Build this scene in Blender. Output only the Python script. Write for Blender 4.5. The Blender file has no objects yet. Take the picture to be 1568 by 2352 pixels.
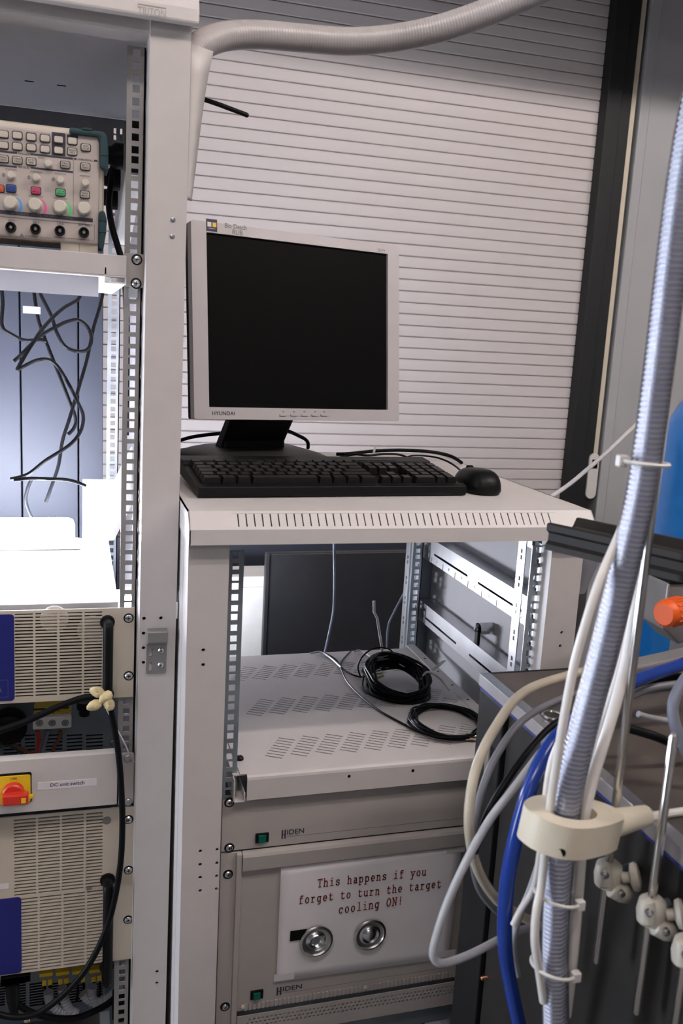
import bpy, math, random
from mathutils import Vector, Matrix
from mathutils.geometry import delaunay_2d_cdt

random.seed(7)
scene = bpy.context.scene
COL = scene.collection

# ------------------------------------------------------------------ camera
F_PX = 2075.4
CX, CY = 784.0, 1176.0
CAM_T = Vector((-0.44875, -1.19825, 1.45425))
CAM_R = [Vector((0.9585, -0.2800, 0.0542)), Vector((-0.0026, -0.1985, -0.9801)), Vector((0.2852, 0.9392, -0.1910))]
# re-orthonormalise
CAM_R[2].normalize(); CAM_R[0] = (CAM_R[0] - CAM_R[2] * CAM_R[0].dot(CAM_R[2])).normalized(); CAM_R[1] = CAM_R[2].cross(CAM_R[0])
cd = bpy.data.cameras.new('camera')
cam = bpy.data.objects.new('camera', cd); COL.objects.link(cam)
cd.sensor_fit = 'HORIZONTAL'; cd.sensor_width = 14.9
cd.lens = F_PX / 1568.0 * 14.9
cd.clip_start = 0.05; cd.clip_end = 50
r_, u_, b_ = CAM_R[0], -CAM_R[1], -CAM_R[2]
cam.matrix_world = Matrix(((r_.x, u_.x, b_.x, CAM_T.x), (r_.y, u_.y, b_.y, CAM_T.y), (r_.z, u_.z, b_.z, CAM_T.z), (0, 0, 0, 1)))
cd.dof.use_dof = True; cd.dof.focus_distance = 1.62; cd.dof.aperture_fstop = 5.0
scene.camera = cam

# ------------------------------------------------------------------ world / exposure / light levels
W = bpy.data.worlds.new('world'); scene.world = W; W.use_nodes = True
W.node_tree.nodes['Background'].inputs[0].default_value = (0.55, 0.6, 0.7, 1)
W.node_tree.nodes['Background'].inputs[1].default_value = 0.02
vs = scene.view_settings
vs.view_transform = 'Standard'; vs.look = 'None'; vs.gamma = 1.0; vs.exposure = 0.0; vs.use_curve_mapping = False
CEIL_E = 45.0       # assumed ceiling tube behind the camera
SIDE_E = 94.0       # assumed ceiling tube over the bench
FILL_E = 5.0        # added fill light over the left of the hall
LED_E = 170.0
LED_ASSUMED_E = 150.0  # assumed lamp behind the low rack
FRONT_FILL_E = 19.0      # added fill light far behind the camera        # cool tube lamps: in the tall rack, and assumed behind the low rack
SKY_E = 28.0        # daylight through the assumed side window

# ------------------------------------------------------------------ pixel helpers (photo pixel -> point at a known plane of the place)
def ray(px, py):
    a, b = (px - CX) / F_PX, (py - CY) / F_PX
    return CAM_R[0] * a + CAM_R[1] * b + CAM_R[2]
def PY(px, py, Y):
    d = ray(px, py); return CAM_T + d * ((Y - CAM_T.y) / d.y)
def PZ(px, py, Z):
    d = ray(px, py); return CAM_T + d * ((Z - CAM_T.z) / d.z)
def PX(px, py, X):
    d = ray(px, py); return CAM_T + d * ((X - CAM_T.x) / d.x)
ID = Matrix.Identity(4)
XL, YL = -0.3692, 0.110        # right hole column of the tall rack
ML = Matrix.Translation((XL, YL, 1.35)) @ Matrix.Rotation(0.006, 4, 'Y') @ Matrix.Translation((0, 0, -1.35))
MLi = ML.inverted()
def PL(px, py, ly):            # onto plane y = ly of the tall rack's own frame
    o = MLi @ CAM_T; d = MLi.to_3x3() @ ray(px, py)
    return o + d * ((ly - o.y) / d.y)

# ------------------------------------------------------------------ materials
MATS = {}
def mat(name, col, rough=0.5, metal=0.0, var=0.04, vscale=30.0, bump=0.0, bscale=200.0, trans=0.0, spec=0.5, coat=0.0, emit=None, estr=0.0, stretch=None, ior=1.45):
    if name in MATS: return MATS[name]
    m = bpy.data.materials.new(name); m.use_nodes = True
    nt = m.node_tree; bs = nt.nodes['Principled BSDF']
    tc = nt.nodes.new('ShaderNodeTexCoord')
    mp = nt.nodes.new('ShaderNodeMapping')
    if stretch: mp.inputs['Scale'].default_value = stretch
    nt.links.new(tc.outputs['Object'], mp.inputs['Vector'])
    nz = nt.nodes.new('ShaderNodeTexNoise'); nz.inputs['Scale'].default_value = vscale; nz.inputs['Detail'].default_value = 3
    nt.links.new(mp.outputs[0], nz.inputs['Vector'])
    rp = nt.nodes.new('ShaderNodeValToRGB')
    c0 = [max(0, c * (1 - var * 2)) for c in col]; c1 = [min(1, c * (1 + var * 2)) for c in col]
    rp.color_ramp.elements[0].position = 0.3; rp.color_ramp.elements[1].position = 0.7
    rp.color_ramp.elements[0].color = (*c0, 1); rp.color_ramp.elements[1].color = (*c1, 1)
    nt.links.new(nz.outputs['Fac'], rp.inputs['Fac'])
    nt.links.new(rp.outputs[0], bs.inputs['Base Color'])
    bs.inputs['Roughness'].default_value = rough; bs.inputs['Metallic'].default_value = metal
    bs.inputs['Specular IOR Level'].default_value = spec
    bs.inputs['Coat Weight'].default_value = coat
    bs.inputs['Transmission Weight'].default_value = trans; bs.inputs['IOR'].default_value = ior
    if bump:
        n2 = nt.nodes.new('ShaderNodeTexNoise'); n2.inputs['Scale'].default_value = bscale
        nt.links.new(tc.outputs['Object'], n2.inputs['Vector'])
        bp = nt.nodes.new('ShaderNodeBump'); bp.inputs['Strength'].default_value = bump; bp.inputs['Distance'].default_value = 0.001
        nt.links.new(n2.outputs['Fac'], bp.inputs['Height']); nt.links.new(bp.outputs[0], bs.inputs['Normal'])
    if emit:
        bs.inputs['Emission Color'].default_value = (*emit, 1); bs.inputs['Emission Strength'].default_value = estr
    MATS[name] = m
    return m

paint = mat('rack_paint', (0.50, 0.465, 0.455), 0.42, var=0.012, bump=0.12, bscale=900)
paint_lid = mat('lid_paint', (0.56, 0.525, 0.51), 0.42, var=0.012, bump=0.1, bscale=900)
panel_gray = mat('panel_grey', (0.36, 0.332, 0.315), 0.5, var=0.012, bump=0.1, bscale=900)
zinc = mat('zinc_steel', (0.42, 0.45, 0.48), 0.38, 0.75, var=0.1, vscale=14)
zinc_dark = mat('zinc_steel_dull', (0.22, 0.25, 0.28), 0.5, 0.5, var=0.1, vscale=12)
steel = mat('stainless', (0.62, 0.60, 0.58), 0.22, 1.0, var=0.03, stretch=(1, 1, 0.1))
chrome = mat('screw_steel', (0.66, 0.66, 0.68), 0.2, 1.0)
alu = mat('aluminium', (0.72, 0.72, 0.74), 0.3, 1.0, var=0.03)
beige = mat('beige_panel', (0.55, 0.485, 0.40), 0.5, var=0.012)
scope_body = mat('scope_plastic', (0.50, 0.45, 0.38), 0.5, var=0.01)
scope_face = mat('scope_face', (0.44, 0.385, 0.36), 0.55, var=0.01)
knob_m = mat('knob_plastic', (0.55, 0.51, 0.43), 0.45, var=0.01)
teal = mat('teal_rubber', (0.022, 0.048, 0.054), 0.65, spec=0.3)
ink = mat('dark_print', (0.03, 0.03, 0.045), 0.6)
grey_ink = mat('grey_print', (0.16, 0.15, 0.15), 0.6)
black = mat('black_plastic', (0.005, 0.005, 0.0055), 0.42, spec=0.18)
black_soft = mat('black_rubber', (0.004, 0.004, 0.005), 0.45, spec=0.13)
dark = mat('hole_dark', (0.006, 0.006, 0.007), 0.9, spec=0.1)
key_m = mat('key_plastic', (0.008, 0.0075, 0.0075), 0.38, spec=0.24)
silver = mat('monitor_silver', (0.47, 0.44, 0.45), 0.4, 0.15, var=0.01)
screen_m = mat('screen_glass', (0.0025, 0.0025, 0.0025), 0.45, spec=0.07)
blue_panel = mat('blue_panel', (0.010, 0.014, 0.16), 0.5, var=0.03)
red_m = mat('red_plastic', (0.55, 0.03, 0.015), 0.35)
yellow_m = mat('yellow_plastic', (0.75, 0.50, 0.02), 0.4)
white_pl = mat('white_plastic', (0.72, 0.70, 0.66), 0.4, var=0.015)
cream = mat('cream_plastic', (0.66, 0.60, 0.48), 0.4, var=0.015)
white_tube = mat('white_tube', (0.66, 0.62, 0.59), 0.35, var=0.015)
paper = mat('paper', (0.70, 0.665, 0.69), 0.75, var=0.015, vscale=9)
tape = mat('clear_tape', (0.60, 0.57, 0.585), 0.35, var=0.01)
shutter_m = mat('shutter_slat', (0.60, 0.555, 0.55), 0.5, var=0.02, vscale=3, stretch=(0.3, 1, 9))
guide_m = mat('guide_black', (0.010, 0.011, 0.012), 0.55)
wall_m = mat('wall_grey', (0.40, 0.40, 0.41), 0.6, var=0.025, vscale=4)
wall_l = mat('wall_light', (0.30, 0.30, 0.31), 0.7, var=0.02, vscale=3)
dark_wall = mat('dark_board', (0.022, 0.025, 0.038), 0.55, var=0.05, vscale=8)
dkcab = mat('dark_cabinet', (0.018, 0.018, 0.02), 0.5, var=0.08, vscale=12)
floor_m = mat('concrete', (0.20, 0.19, 0.18), 0.7, var=0.12, vscale=5, bump=0.2, bscale=60)
ceil_m = mat('ceiling_paint', (0.36, 0.35, 0.34), 0.8, var=0.02, vscale=2)
roof_m = mat('inner_paint', (0.47, 0.46, 0.47), 0.5, var=0.012)
hose_grey = mat('grey_hose', (0.36, 0.335, 0.33), 0.32, var=0.02, spec=0.6)
bench_top = mat('bench_laminate', (0.062, 0.052, 0.046), 0.45, var=0.35, vscale=7, stretch=(1, 0.35, 1))
bench_side = mat('bench_side', (0.013, 0.0125, 0.0125), 0.5, var=0.05, spec=0.15)
bench_door = mat('bench_door', (0.024, 0.022, 0.021), 0.4, var=0.05, spec=0.18)
blue_hose = mat('blue_hose', (0.006, 0.036, 0.25), 0.2, spec=0.6)
blue_paint = mat('blue_bottle', (0.015, 0.25, 0.78), 0.3, coat=0.3)
orange = mat('orange_plastic', (0.62, 0.085, 0.008), 0.45)
beige_cab = mat('beige_cable', (0.42, 0.37, 0.29), 0.42)
grey_cab = mat('grey_cable', (0.13, 0.13, 0.145), 0.45)
lgrey_cab = mat('light_grey_cable', (0.36, 0.355, 0.37), 0.42)
white_cab = mat('white_cable', (0.70, 0.68, 0.68), 0.45)
blue_cab = mat('bluegrey_cable', (0.16, 0.17, 0.22), 0.45)
rail_black = mat('anodised_black', (0.020, 0.017, 0.016), 0.45, 0.0, spec=0.18, stretch=(1, 0.05, 1))
rail_top = mat('anodised_lighter', (0.07, 0.06, 0.055), 0.35, 0.4)  # lighter and browner than the rail profile
gold = mat('connector_metal', (0.62, 0.55, 0.42), 0.25, 1.0)
green_m = mat('green_rocker', (0.003, 0.10, 0.075), 0.25)
red_ink = mat('red_print', (0.27, 0.035, 0.025), 0.7)
tie_m = mat('nylon_tie', (0.62, 0.60, 0.58), 0.4)
led_m = mat('led_diffuser', (0.9, 0.9, 0.95), 0.4, emit=(0.84, 0.88, 1.0), estr=LED_E)
assumed_led = mat('assumed_led_diffuser', (0.9, 0.9, 0.95), 0.4, emit=(0.84, 0.88, 1.0), estr=LED_ASSUMED_E)
assumed_ceil_lamp = mat('unseen_tube', (0.9, 0.9, 0.9), 0.4, emit=(1.0, 0.905, 0.865), estr=CEIL_E)
assumed_side_lamp = mat('assumed_side_tube', (0.9, 0.9, 0.9), 0.4, emit=(1.0, 0.905, 0.865), estr=SIDE_E)
front_fill = mat('front_fill_tube', (0.9, 0.9, 0.9), 0.4, emit=(1.0, 0.92, 0.89), estr=FRONT_FILL_E)
fill_lamp = mat('hall_fill', (0.9, 0.9, 0.9), 0.4, emit=(1.0, 0.95, 0.93), estr=FILL_E)
def clear_mat(name, tint, base, rough):
    m = bpy.data.materials.new(name); m.use_nodes = True; nt = m.node_tree; nt.nodes.clear()
    out_ = nt.nodes.new('ShaderNodeOutputMaterial'); mx = nt.nodes.new('ShaderNodeMixShader')
    tr_ = nt.nodes.new('ShaderNodeBsdfTransparent'); tr_.inputs[0].default_value = (*tint, 1)
    gl = nt.nodes.new('ShaderNodeBsdfGlossy'); gl.inputs['Roughness'].default_value = rough
    fr = nt.nodes.new('ShaderNodeFresnel'); fr.inputs['IOR'].default_value = 1.5
    ad = nt.nodes.new('ShaderNodeMath'); ad.operation = 'ADD'; ad.inputs[1].default_value = base
    nz_ = nt.nodes.new('ShaderNodeTexNoise'); nz_.inputs['Scale'].default_value = 300
    bp2 = nt.nodes.new('ShaderNodeBump'); bp2.inputs['Strength'].default_value = 0.15; bp2.inputs['Distance'].default_value = 0.001
    nt.links.new(nz_.outputs['Fac'], bp2.inputs['Height']); nt.links.new(bp2.outputs[0], gl.inputs['Normal'])
    nt.links.new(fr.outputs[0], ad.inputs[0]); nt.links.new(ad.outputs[0], mx.inputs[0])
    nt.links.new(tr_.outputs[0], mx.inputs[1]); nt.links.new(gl.outputs[0], mx.inputs[2]); nt.links.new(mx.outputs[0], out_.inputs[0])
    return m
clear_tube = clear_mat('clear_pvc', (0.95, 0.955, 0.985), 0.07, 0.24)
braid_m = mat('hose_braid', (0.93, 0.93, 0.97), 0.3)
conduit = mat('clear_conduit', (0.40, 0.40, 0.44), 0.3, trans=0.3)
brown_w = mat('brown_wire', (0.16, 0.06, 0.025), 0.5)
petal = mat('petal_plastic', (0.66, 0.54, 0.30), 0.5)

# ------------------------------------------------------------------ mesh builder
class MB:
    def __init__(s): s.v = []; s.f = []; s.m = []; s.cur = 0
    def add(s, vs, fs):
        o = len(s.v); s.v += [tuple(v) for v in vs]
        for f in fs: s.f.append(tuple(i + o for i in f)); s.m.append(s.cur)
        return s
    def box(s, x0, x1, y0, y1, z0, z1):
        x0, x1 = sorted((x0, x1)); y0, y1 = sorted((y0, y1)); z0, z1 = sorted((z0, z1))
        vs = [(x, y, z) for z in (z0, z1) for y in (y0, y1) for x in (x0, x1)]
        return s.add(vs, [(0, 2, 3, 1), (4, 5, 7, 6), (0, 1, 5, 4), (2, 6, 7, 3), (0, 4, 6, 2), (1, 3, 7, 5)])
    def obox(s, o, a, b, c):      # box from corner o with edge vectors a,b,c
        o, a, b, c = map(Vector, (o, a, b, c))
        vs = [o + a * i + b * j + c * k for k in (0, 1) for j in (0, 1) for i in (0, 1)]
        fs = [(0, 2, 3, 1), (4, 5, 7, 6), (0, 1, 5, 4), (2, 6, 7, 3), (0, 4, 6, 2), (1, 3, 7, 5)]
        if a.cross(b).dot(c) < 0: fs = [tuple(reversed(f)) for f in fs]
        return s.add(vs, fs)
    def lathe(s, o, axis, prof, n=20, caps=True):   # prof: (distance along axis, radius)
        o = Vector(o); ax = Vector(axis).normalized()
        t = Vector((0, 0, 1)) if abs(ax.z) < 0.9 else Vector((1, 0, 0))
        e1 = ax.cross(t).normalized(); e2 = ax.cross(e1)
        vs = []
        for d, r in prof:
            for k in range(n):
                a = 2 * math.pi * k / n
                vs.append(o + ax * d + (e1 * math.cos(a) + e2 * math.sin(a)) * r)
        fs = []
        for i in range(len(prof) - 1):
            for k in range(n):
                k2 = (k + 1) % n
                fs.append((i * n + k, i * n + k2, (i + 1) * n + k2, (i + 1) * n + k))
        if caps:
            fs.append(tuple(reversed(range(n)))); L = (len(prof) - 1) * n
            fs.append(tuple(L + k for k in range(n)))
        return s.add(vs, fs)
    def cyl(s, p0, p1, r, n=16, r2=None):
        p0 = Vector(p0); p1 = Vector(p1); d = p1 - p0
        return s.lathe(p0, d, [(0, r), (d.length, r if r2 is None else r2)], n)
    def tube(s, pts, r, n=10, smooth=True, step=8, mod=None, closed=False):
        pts = [Vector(p) for p in pts]
        if smooth and len(pts) > 2: pts = catmull(pts, step, closed)
        N = len(pts); tang = []
        for i in range(N):
            a = pts[(i - 1) % N] if closed else pts[max(0, i - 1)]
            b = pts[(i + 1) % N] if closed else pts[min(N - 1, i + 1)]
            t = b - a
            tang.append(t.normalized() if t.length > 1e-9 else Vector((0, 0, 1)))
        t0 = tang[0]; h = Vector((0, 0, 1)) if abs(t0.z) < 0.9 else Vector((1, 0, 0))
        e1 = t0.cross(h).normalized(); vs = []; dist = 0
        for i in range(N):
            if i: dist += (pts[i] - pts[i - 1]).length
            e1 = (e1 - tang[i] * e1.dot(tang[i])).normalized(); e2 = tang[i].cross(e1)
            for k in range(n):
                a = 2 * math.pi * k / n
                rr = r * (mod(a, dist) if mod else 1)
                vs.append(pts[i] + (e1 * math.cos(a) + e2 * math.sin(a)) * rr)
        fs = []
        M = N if closed else N - 1
        for i in range(M):
            for k in range(n):
                k2 = (k + 1) % n; j = (i + 1) % N
                fs.append((i * n + k, i * n + k2, j * n + k2, j * n + k))
        if not closed:
            fs.append(tuple(reversed(range(n)))); fs.append(tuple((N - 1) * n + k for k in range(n)))
        return s.add(vs, fs)
    def prism(s, poly, o, a, b, c):   # 2D poly (u,v) -> o + a*u + b*v, extruded by vector c
        o, a, b, c = map(Vector, (o, a, b, c)); n = len(poly)
        area = sum(poly[i][0] * poly[(i + 1) % n][1] - poly[(i + 1) % n][0] * poly[i][1] for i in range(n))
        if area * a.cross(b).dot(c) < 0: poly = list(reversed(poly))
        vs = [o + a * u + b * v for u, v in poly] + [o + a * u + b * v + c for u, v in poly]
        fs = [tuple(reversed(range(n))), tuple(range(n, 2 * n))] + [(i, (i + 1) % n, n + (i + 1) % n, n + i) for i in range(n)]
        return s.add(vs, fs)
    def plate(s, outer, holes, o, a, b, c):   # plate with holes; c = thickness vector (front face at o, back at o+c)
        o, a, b, c = map(Vector, (o, a, b, c))
        loops = [outer] + holes; pts = []; edges = []; ranges = []
        for lp in loops:
            st = len(pts); pts += [Vector((p[0], p[1])) for p in lp]
            k = len(lp); edges += [(st + i, st + (i + 1) % k) for i in range(k)]; ranges.append((st, k))
        res = delaunay_2d_cdt(pts, edges, [], 1, 1e-7)
        ov, oe, of = res[0], res[1], res[2]
        boxes = [(min(p[0] for p in h), max(p[0] for p in h), min(p[1] for p in h), max(p[1] for p in h), h) for h in holes]
        tris = []
        for f in of:
            cx = sum(ov[i].x for i in f) / len(f); cy = sum(ov[i].y for i in f) / len(f)
            if any(x0 < cx < x1 and y0 < cy < y1 and inpoly(cx, cy, h) for x0, x1, y0, y1, h in boxes): continue
            if not inpoly(cx, cy, outer): continue
            tris.append(tuple(f))
        n = len(ov); sgn = a.cross(b).dot(c)
        vs = [o + a * v.x + b * v.y for v in ov] + [o + a * v.x + b * v.y + c for v in ov]
        fs = []
        for t in tris:
            ar = sum(ov[t[i]].x * ov[t[(i + 1) % len(t)]].y - ov[t[(i + 1) % len(t)]].x * ov[t[i]].y for i in range(len(t)))
            t2 = t if ar * sgn < 0 else tuple(reversed(t))
            fs.append(t2); fs.append(tuple(n + i for i in reversed(t2)))
        s.add(vs, fs)
        for st, k in ranges:
            lp = [pts[st + i] for i in range(k)]
            vs = [o + a * p.x + b * p.y for p in lp] + [o + a * p.x + b * p.y + c for p in lp]
            s.add(vs, [(i, (i + 1) % k, k + (i + 1) % k, k + i) for i in range(k)])
        return s
def catmull(pts, step, closed=False):
    out = []; n = len(pts); m = n if closed else n - 1
    for i in range(m):
        if closed: p0, p1, p2, p3 = pts[(i - 1) % n], pts[i], pts[(i + 1) % n], pts[(i + 2) % n]
        else: p0, p1, p2, p3 = pts[max(0, i - 1)], pts[i], pts[i + 1], pts[min(n - 1, i + 2)]
        for k in range(step):
            t = k / step; t2 = t * t; t3 = t2 * t
            out.append(0.5 * ((2 * p1) + (p2 - p0) * t + (2 * p0 - 5 * p1 + 4 * p2 - p3) * t2 + (3 * p1 - p0 - 3 * p2 + p3) * t3))
    if not closed: out.append(pts[-1])
    return out
def inpoly(x, y, poly):
    c = False; n = len(poly); j = n - 1
    for i in range(n):
        xi, yi = poly[i][0], poly[i][1]; xj, yj = poly[j][0], poly[j][1]
        if (yi > y) != (yj > y) and x < (xj - xi) * (y - yi) / (yj - yi) + xi: c = not c
        j = i
    return c
def rect(x0, x1, y0, y1): return [(x0, y0), (x1, y0), (x1, y1), (x0, y1)]
def rrect(x0, x1, y0, y1, r, n=4):
    o = []
    for cx, cy, a0 in ((x1 - r, y1 - r, 0), (x0 + r, y1 - r, 90), (x0 + r, y0 + r, 180), (x1 - r, y0 + r, 270)):
        for k in range(n + 1):
            a = math.radians(a0 + 90 * k / n); o.append((cx + r * math.cos(a), cy + r * math.sin(a)))
    return o
def circ(x, y, r, n=10): return [(x + r * math.cos(2 * math.pi * k / n), y + r * math.sin(2 * math.pi * k / n)) for k in range(n)]

# ------------------------------------------------------------------ object helpers
def mkmesh(name, mb, mats, off, bev=0, smooth=False):
    me = bpy.data.meshes.new(name)
    me.from_pydata([(v[0] - off[0], v[1] - off[1], v[2] - off[2]) for v in mb.v], [], mb.f)
    if not isinstance(mats, (list, tuple)): mats = [mats]
    for m in mats: me.materials.append(m)
    if len(mats) > 1: me.polygons.foreach_set('material_index', mb.m)
    if smooth: me.polygons.foreach_set('use_smooth', [True] * len(me.polygons))
    me.update()
    return me
def finish(o, bev, smooth):
    if bev:
        m = o.modifiers.new('bevel', 'BEVEL'); m.width = bev; m.segments = 2; m.limit_method = 'ANGLE'; m.angle_limit = math.radians(40)
    if smooth:
        try:
            o.data.set_sharp_from_angle(angle=math.radians(45))
        except Exception: pass
class Thing:
    def __init__(s, name, label, cat, base=(0, 0, 0), frame=ID, group=None, kind=None):
        s.base = Vector(base); s.frame = frame
        s.root = bpy.data.objects.new(name, None); COL.objects.link(s.root)
        s.root.empty_display_size = 0.05
        s.root.matrix_world = frame @ Matrix.Translation(s.base)
        if label: s.root['label'] = label
        if cat: s.root['category'] = cat
        if group: s.root['group'] = group
        if kind: s.root['kind'] = kind
    def part(s, name, mb, m, bev=0, smooth=False, parent=None, label=None, kind=None):
        me = mkmesh(name, mb, m, s.base, bev, smooth)
        o = bpy.data.objects.new(name, me); COL.objects.link(o)
        o.parent = parent or s.root
        if label: o['label'] = label
        if kind: o['kind'] = kind
        finish(o, bev, smooth)
        return o
    def inst(s, name, me, loc, rot=None, parent=None):
        o = bpy.data.objects.new(name, me); COL.objects.link(o); o.parent = parent or s.root
        o.location = Vector(loc) - (s.base if parent is None else Vector((0, 0, 0)))
        if rot is not None: o.rotation_euler = rot
        return o
def single(name, mb, m, label, cat, base=None, frame=ID, group=None, kind=None, bev=0, smooth=False):
    if base is None:
        xs = [v[0] for v in mb.v]; ys = [v[1] for v in mb.v]; zs = [v[2] for v in mb.v]
        base = ((min(xs) + max(xs)) / 2, (min(ys) + max(ys)) / 2, min(zs))
    me = mkmesh(name, mb, m, base, bev, smooth)
    o = bpy.data.objects.new(name, me); COL.objects.link(o)
    o.matrix_world = frame @ Matrix.Translation(Vector(base))
    if label: o['label'] = label
    if cat: o['category'] = cat
    if group: o['group'] = group
    if kind: o['kind'] = kind
    finish(o, bev, smooth)
    return o
def struct(name, mb, m, label=None, bev=0): return single(name, mb, m, label, None, kind='structure', bev=bev)

_tc = {}
def text_geo(body, off=0.0):
    kk_ = (body, off)
    if kk_ in _tc: return _tc[kk_]
    cu = bpy.data.curves.new('lettering_curve', 'FONT'); cu.body = body; cu.size = 1.0; cu.resolution_u = 3; cu.offset = off
    ob = bpy.data.objects.new('lettering_tmp', cu)
    me = ob.to_mesh()
    vs = [v.co.copy() for v in me.vertices]; fs = [tuple(p.vertices) for p in me.polygons]
    ob.to_mesh_clear(); bpy.data.objects.remove(ob); bpy.data.curves.remove(cu)
    x0 = min(v.x for v in vs); x1 = max(v.x for v in vs); y0 = min(v.y for v in vs); y1 = max(v.y for v in vs)
    vs = [((v.x - x0) / (x1 - x0), (v.y - y0) / (y1 - y0)) for v in vs]
    _tc[kk_] = (vs, fs); return _tc[kk_]
def text_mb(body, o, a, b, nrm=0.0004, mb=None, off=0.012):   # fill the box o + a*[0..1] + b*[0..1]
    vs, fs = text_geo(body, off); o, a, b = map(Vector, (o, a, b)); n = a.cross(b).normalized() * nrm
    mb = mb or MB()
    mb.add([o + a * x + b * y + n for x, y in vs], fs)
    return mb
def screw(t, name, c, nrm, r=0.0055, washer=0.0, parent=None):
    nrm = Vector(nrm); c = Vector(c)
    mb = MB(); mb.lathe(c, nrm, [(0, r), (0.0015, r), (0.0028, r * 0.75), (0.0032, r * 0.3)], 14)
    mb.cur = 1
    e1 = nrm.cross(Vector((0, 0, 1))); e2 = Vector((0, 0, 1))
    for a, b in ((e1, e2), (e2, e1)):
        mb.obox(c + nrm * 0.0026 - a * r * 0.5 - b * r * 0.09, a * r, b * r * 0.18, nrm * 0.0008)
    p = t.part(name, mb, [chrome, dark], parent=parent)
    if washer:
        w = MB(); w.lathe(c - nrm * 0.001, nrm, [(0, washer), (0.0014, washer), (0.002, washer * 0.85), (0.002, r * 0.9)], 16)
        t.part('washer', w, black, parent=p)
    return p
def dots(mb, pts, nrm, r):
    nrm = Vector(nrm)
    for p in pts: mb.lathe(Vector(p) + nrm * 0.0003, nrm, [(-0.001, r), (0, r), (0, r * 0.001)], 10, caps=False)
    return mb

# rack rail: ladder strip with square holes (front flange) plus a return flange
U = 0.04445
def rail_mb(xc, y, z_top, nU, side, w=0.0225, thick=0.002, ret=0.03, lip=0.0075):
    """front flange centred on hole column xc at plane y, return flange on the `side` (+1/-1) edge going back"""
    mb = MB(); z_bot = z_top - nU * U - 0.012
    holes = []
    for k in range(nU):
        for j, dz in enumerate((0, 0.015875, 0.03175)):
            zc = z_top - lip - k * U - dz
            holes.append(rect(xc - 0.00475, xc + 0.00475, zc - 0.00475, zc + 0.00475))
    mb.plate(rect(xc - w / 2, xc + w / 2, z_bot, z_top), holes, (0, y, 0), (1, 0, 0), (0, 0, 1), (0, thick, 0))
    xr = xc + side * w / 2
    holes = []
    for k in range(nU):
        for dz in (0.012, 0.0225):
            zc = z_top - lip - k * U - dz
            holes.append(rect(y + 0.013, y + 0.0185, zc - 0.0035, zc + 0.0035))
    mb.plate(rect(y, y + ret, z_bot, z_top), holes, (xr, 0, 0), (0, 1, 0), (0, 0, 1), (-side * thick, 0, 0))
    return mb

# =================================================================== SETTING
mb = MB().box(-3.2, 3.4, -4.2, 1.9, -0.1, 0); struct('floor', mb, floor_m, 'grey concrete floor under the racks')
mb = MB().box(-3.2, 3.4, -4.2, 1.9, 3.1, 3.2); struct('ceiling', mb, ceil_m, 'pale hall ceiling above the racks')
mb = MB().box(-3.3, -3.2, -4.2, 1.9, 0, 3.1); struct('wall_left', mb, wall_l, 'light grey wall far to the left')
mb = MB().box(-3.2, 3.4, -4.3, -4.2, 0, 3.1); struct('wall_front', mb, wall_l, 'light grey wall behind the camera')
mb = MB().box(3.4, 3.5, -4.2, 1.9, 0, 3.1); struct('wall_far_right', mb, wall_l, 'light grey wall far to the right')
mb = MB().box(-3.2, 3.4, 1.56, 1.66, 0, 3.1); struct('wall_back', mb, wall_l, 'wall behind the roller shutter')
# right wall block beside the shutter
mb = MB().box(1.268, 3.4, 1.463, 1.56, 0, 3.1)
struct('wall_right', mb, wall_m, 'plain grey wall beside the roller shutter', bev=0.004)
mb = MB().box(1.30, 1.303, 1.461, 1.4635, 0, 3.1); struct('trim_2', mb, wall_m, 'thin vertical seam on the grey wall')
mb = MB().box(-3.2, -1.25, 0.36, 0.46, 0, 3.1); struct('wall_light_block', mb, wall_l, 'added unseen wall keeping daylight off the shutter')  # unseen wall added to block window light from the shutter
# assumed overhead beam, out of view (shades the top of the shutter)
mb = MB().box(-3.2, 3.4, 0.46, 0.62, 2.535, 3.1); struct('trim_3', mb, ceil_m, 'assumed boxed ceiling beam above the racks, out of view')
# roller shutter with single slats
door = Thing('door_1', 'closed white roller shutter of narrow horizontal slats', None, (0, 1.5, 0), kind='structure')
PITCH = 0.0345
prof = [(0.006, 0.0000), (0.006, 0.0016), (0.0005, 0.0030), (-0.0006, 0.0050), (-0.0008, 0.0170), (-0.0006, 0.0325), (0.0004, 0.0338), (0.006, 0.0345), (0.012, 0.0345), (0.012, 0)]
slat = MB().prism(prof, (-2.2, 0, 0), (0, 1, 0), (0, 0, 1), (3.37, 0, 0))
slat_me = mkmesh('slat', slat, shutter_m, (0, 0, 0))
z0s = PY(1200, 262.8, 1.5).z % PITCH
for k in range(int(2.75 / PITCH)):
    door.inst('slat', slat_me, (0, 1.5, z0s + k * PITCH))
mb = MB().box(-2.2, 1.17, 1.493, 1.535, 0.0, z0s + 0.001); door.part('bottom_bar', mb, guide_m)
mb = MB().box(1.143, 1.195, 1.455, 1.56, 0, 2.9).box(1.195, 1.234, 1.462, 1.56, 0, 2.9)
struct('trim_1', mb, guide_m, 'black vertical guide rail at the shutter edge', bev=0.002)
# cream strip with rounded end hanging along guide
t = Thing('shutter_strap', 'cream strip with rounded lower end beside black shutter guide', 'strap', (1.248, 1.475, 1.0))
p0 = PY(1340, 1140, 1.475)
mb = MB().box(1.224, 1.254, 1.470, 1.476, p0.z + 0.14, 2.9); t.part('band', mb, cream)
mb = MB().prism(rrect(-0.019, 0.019, 0.0, 0.155, 0.018, 6), (1.236, 1.455, p0.z - 0.005), (1, 0, 0), (0, 0, 1), (0, 0.02, 0)); t.part('end_piece', mb, white_pl, bev=0.002)
mb = MB().box(1.227, 1.247, 1.452, 1.456, p0.z + 0.10, p0.z + 0.13); t.part('clip', mb, black)

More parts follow.
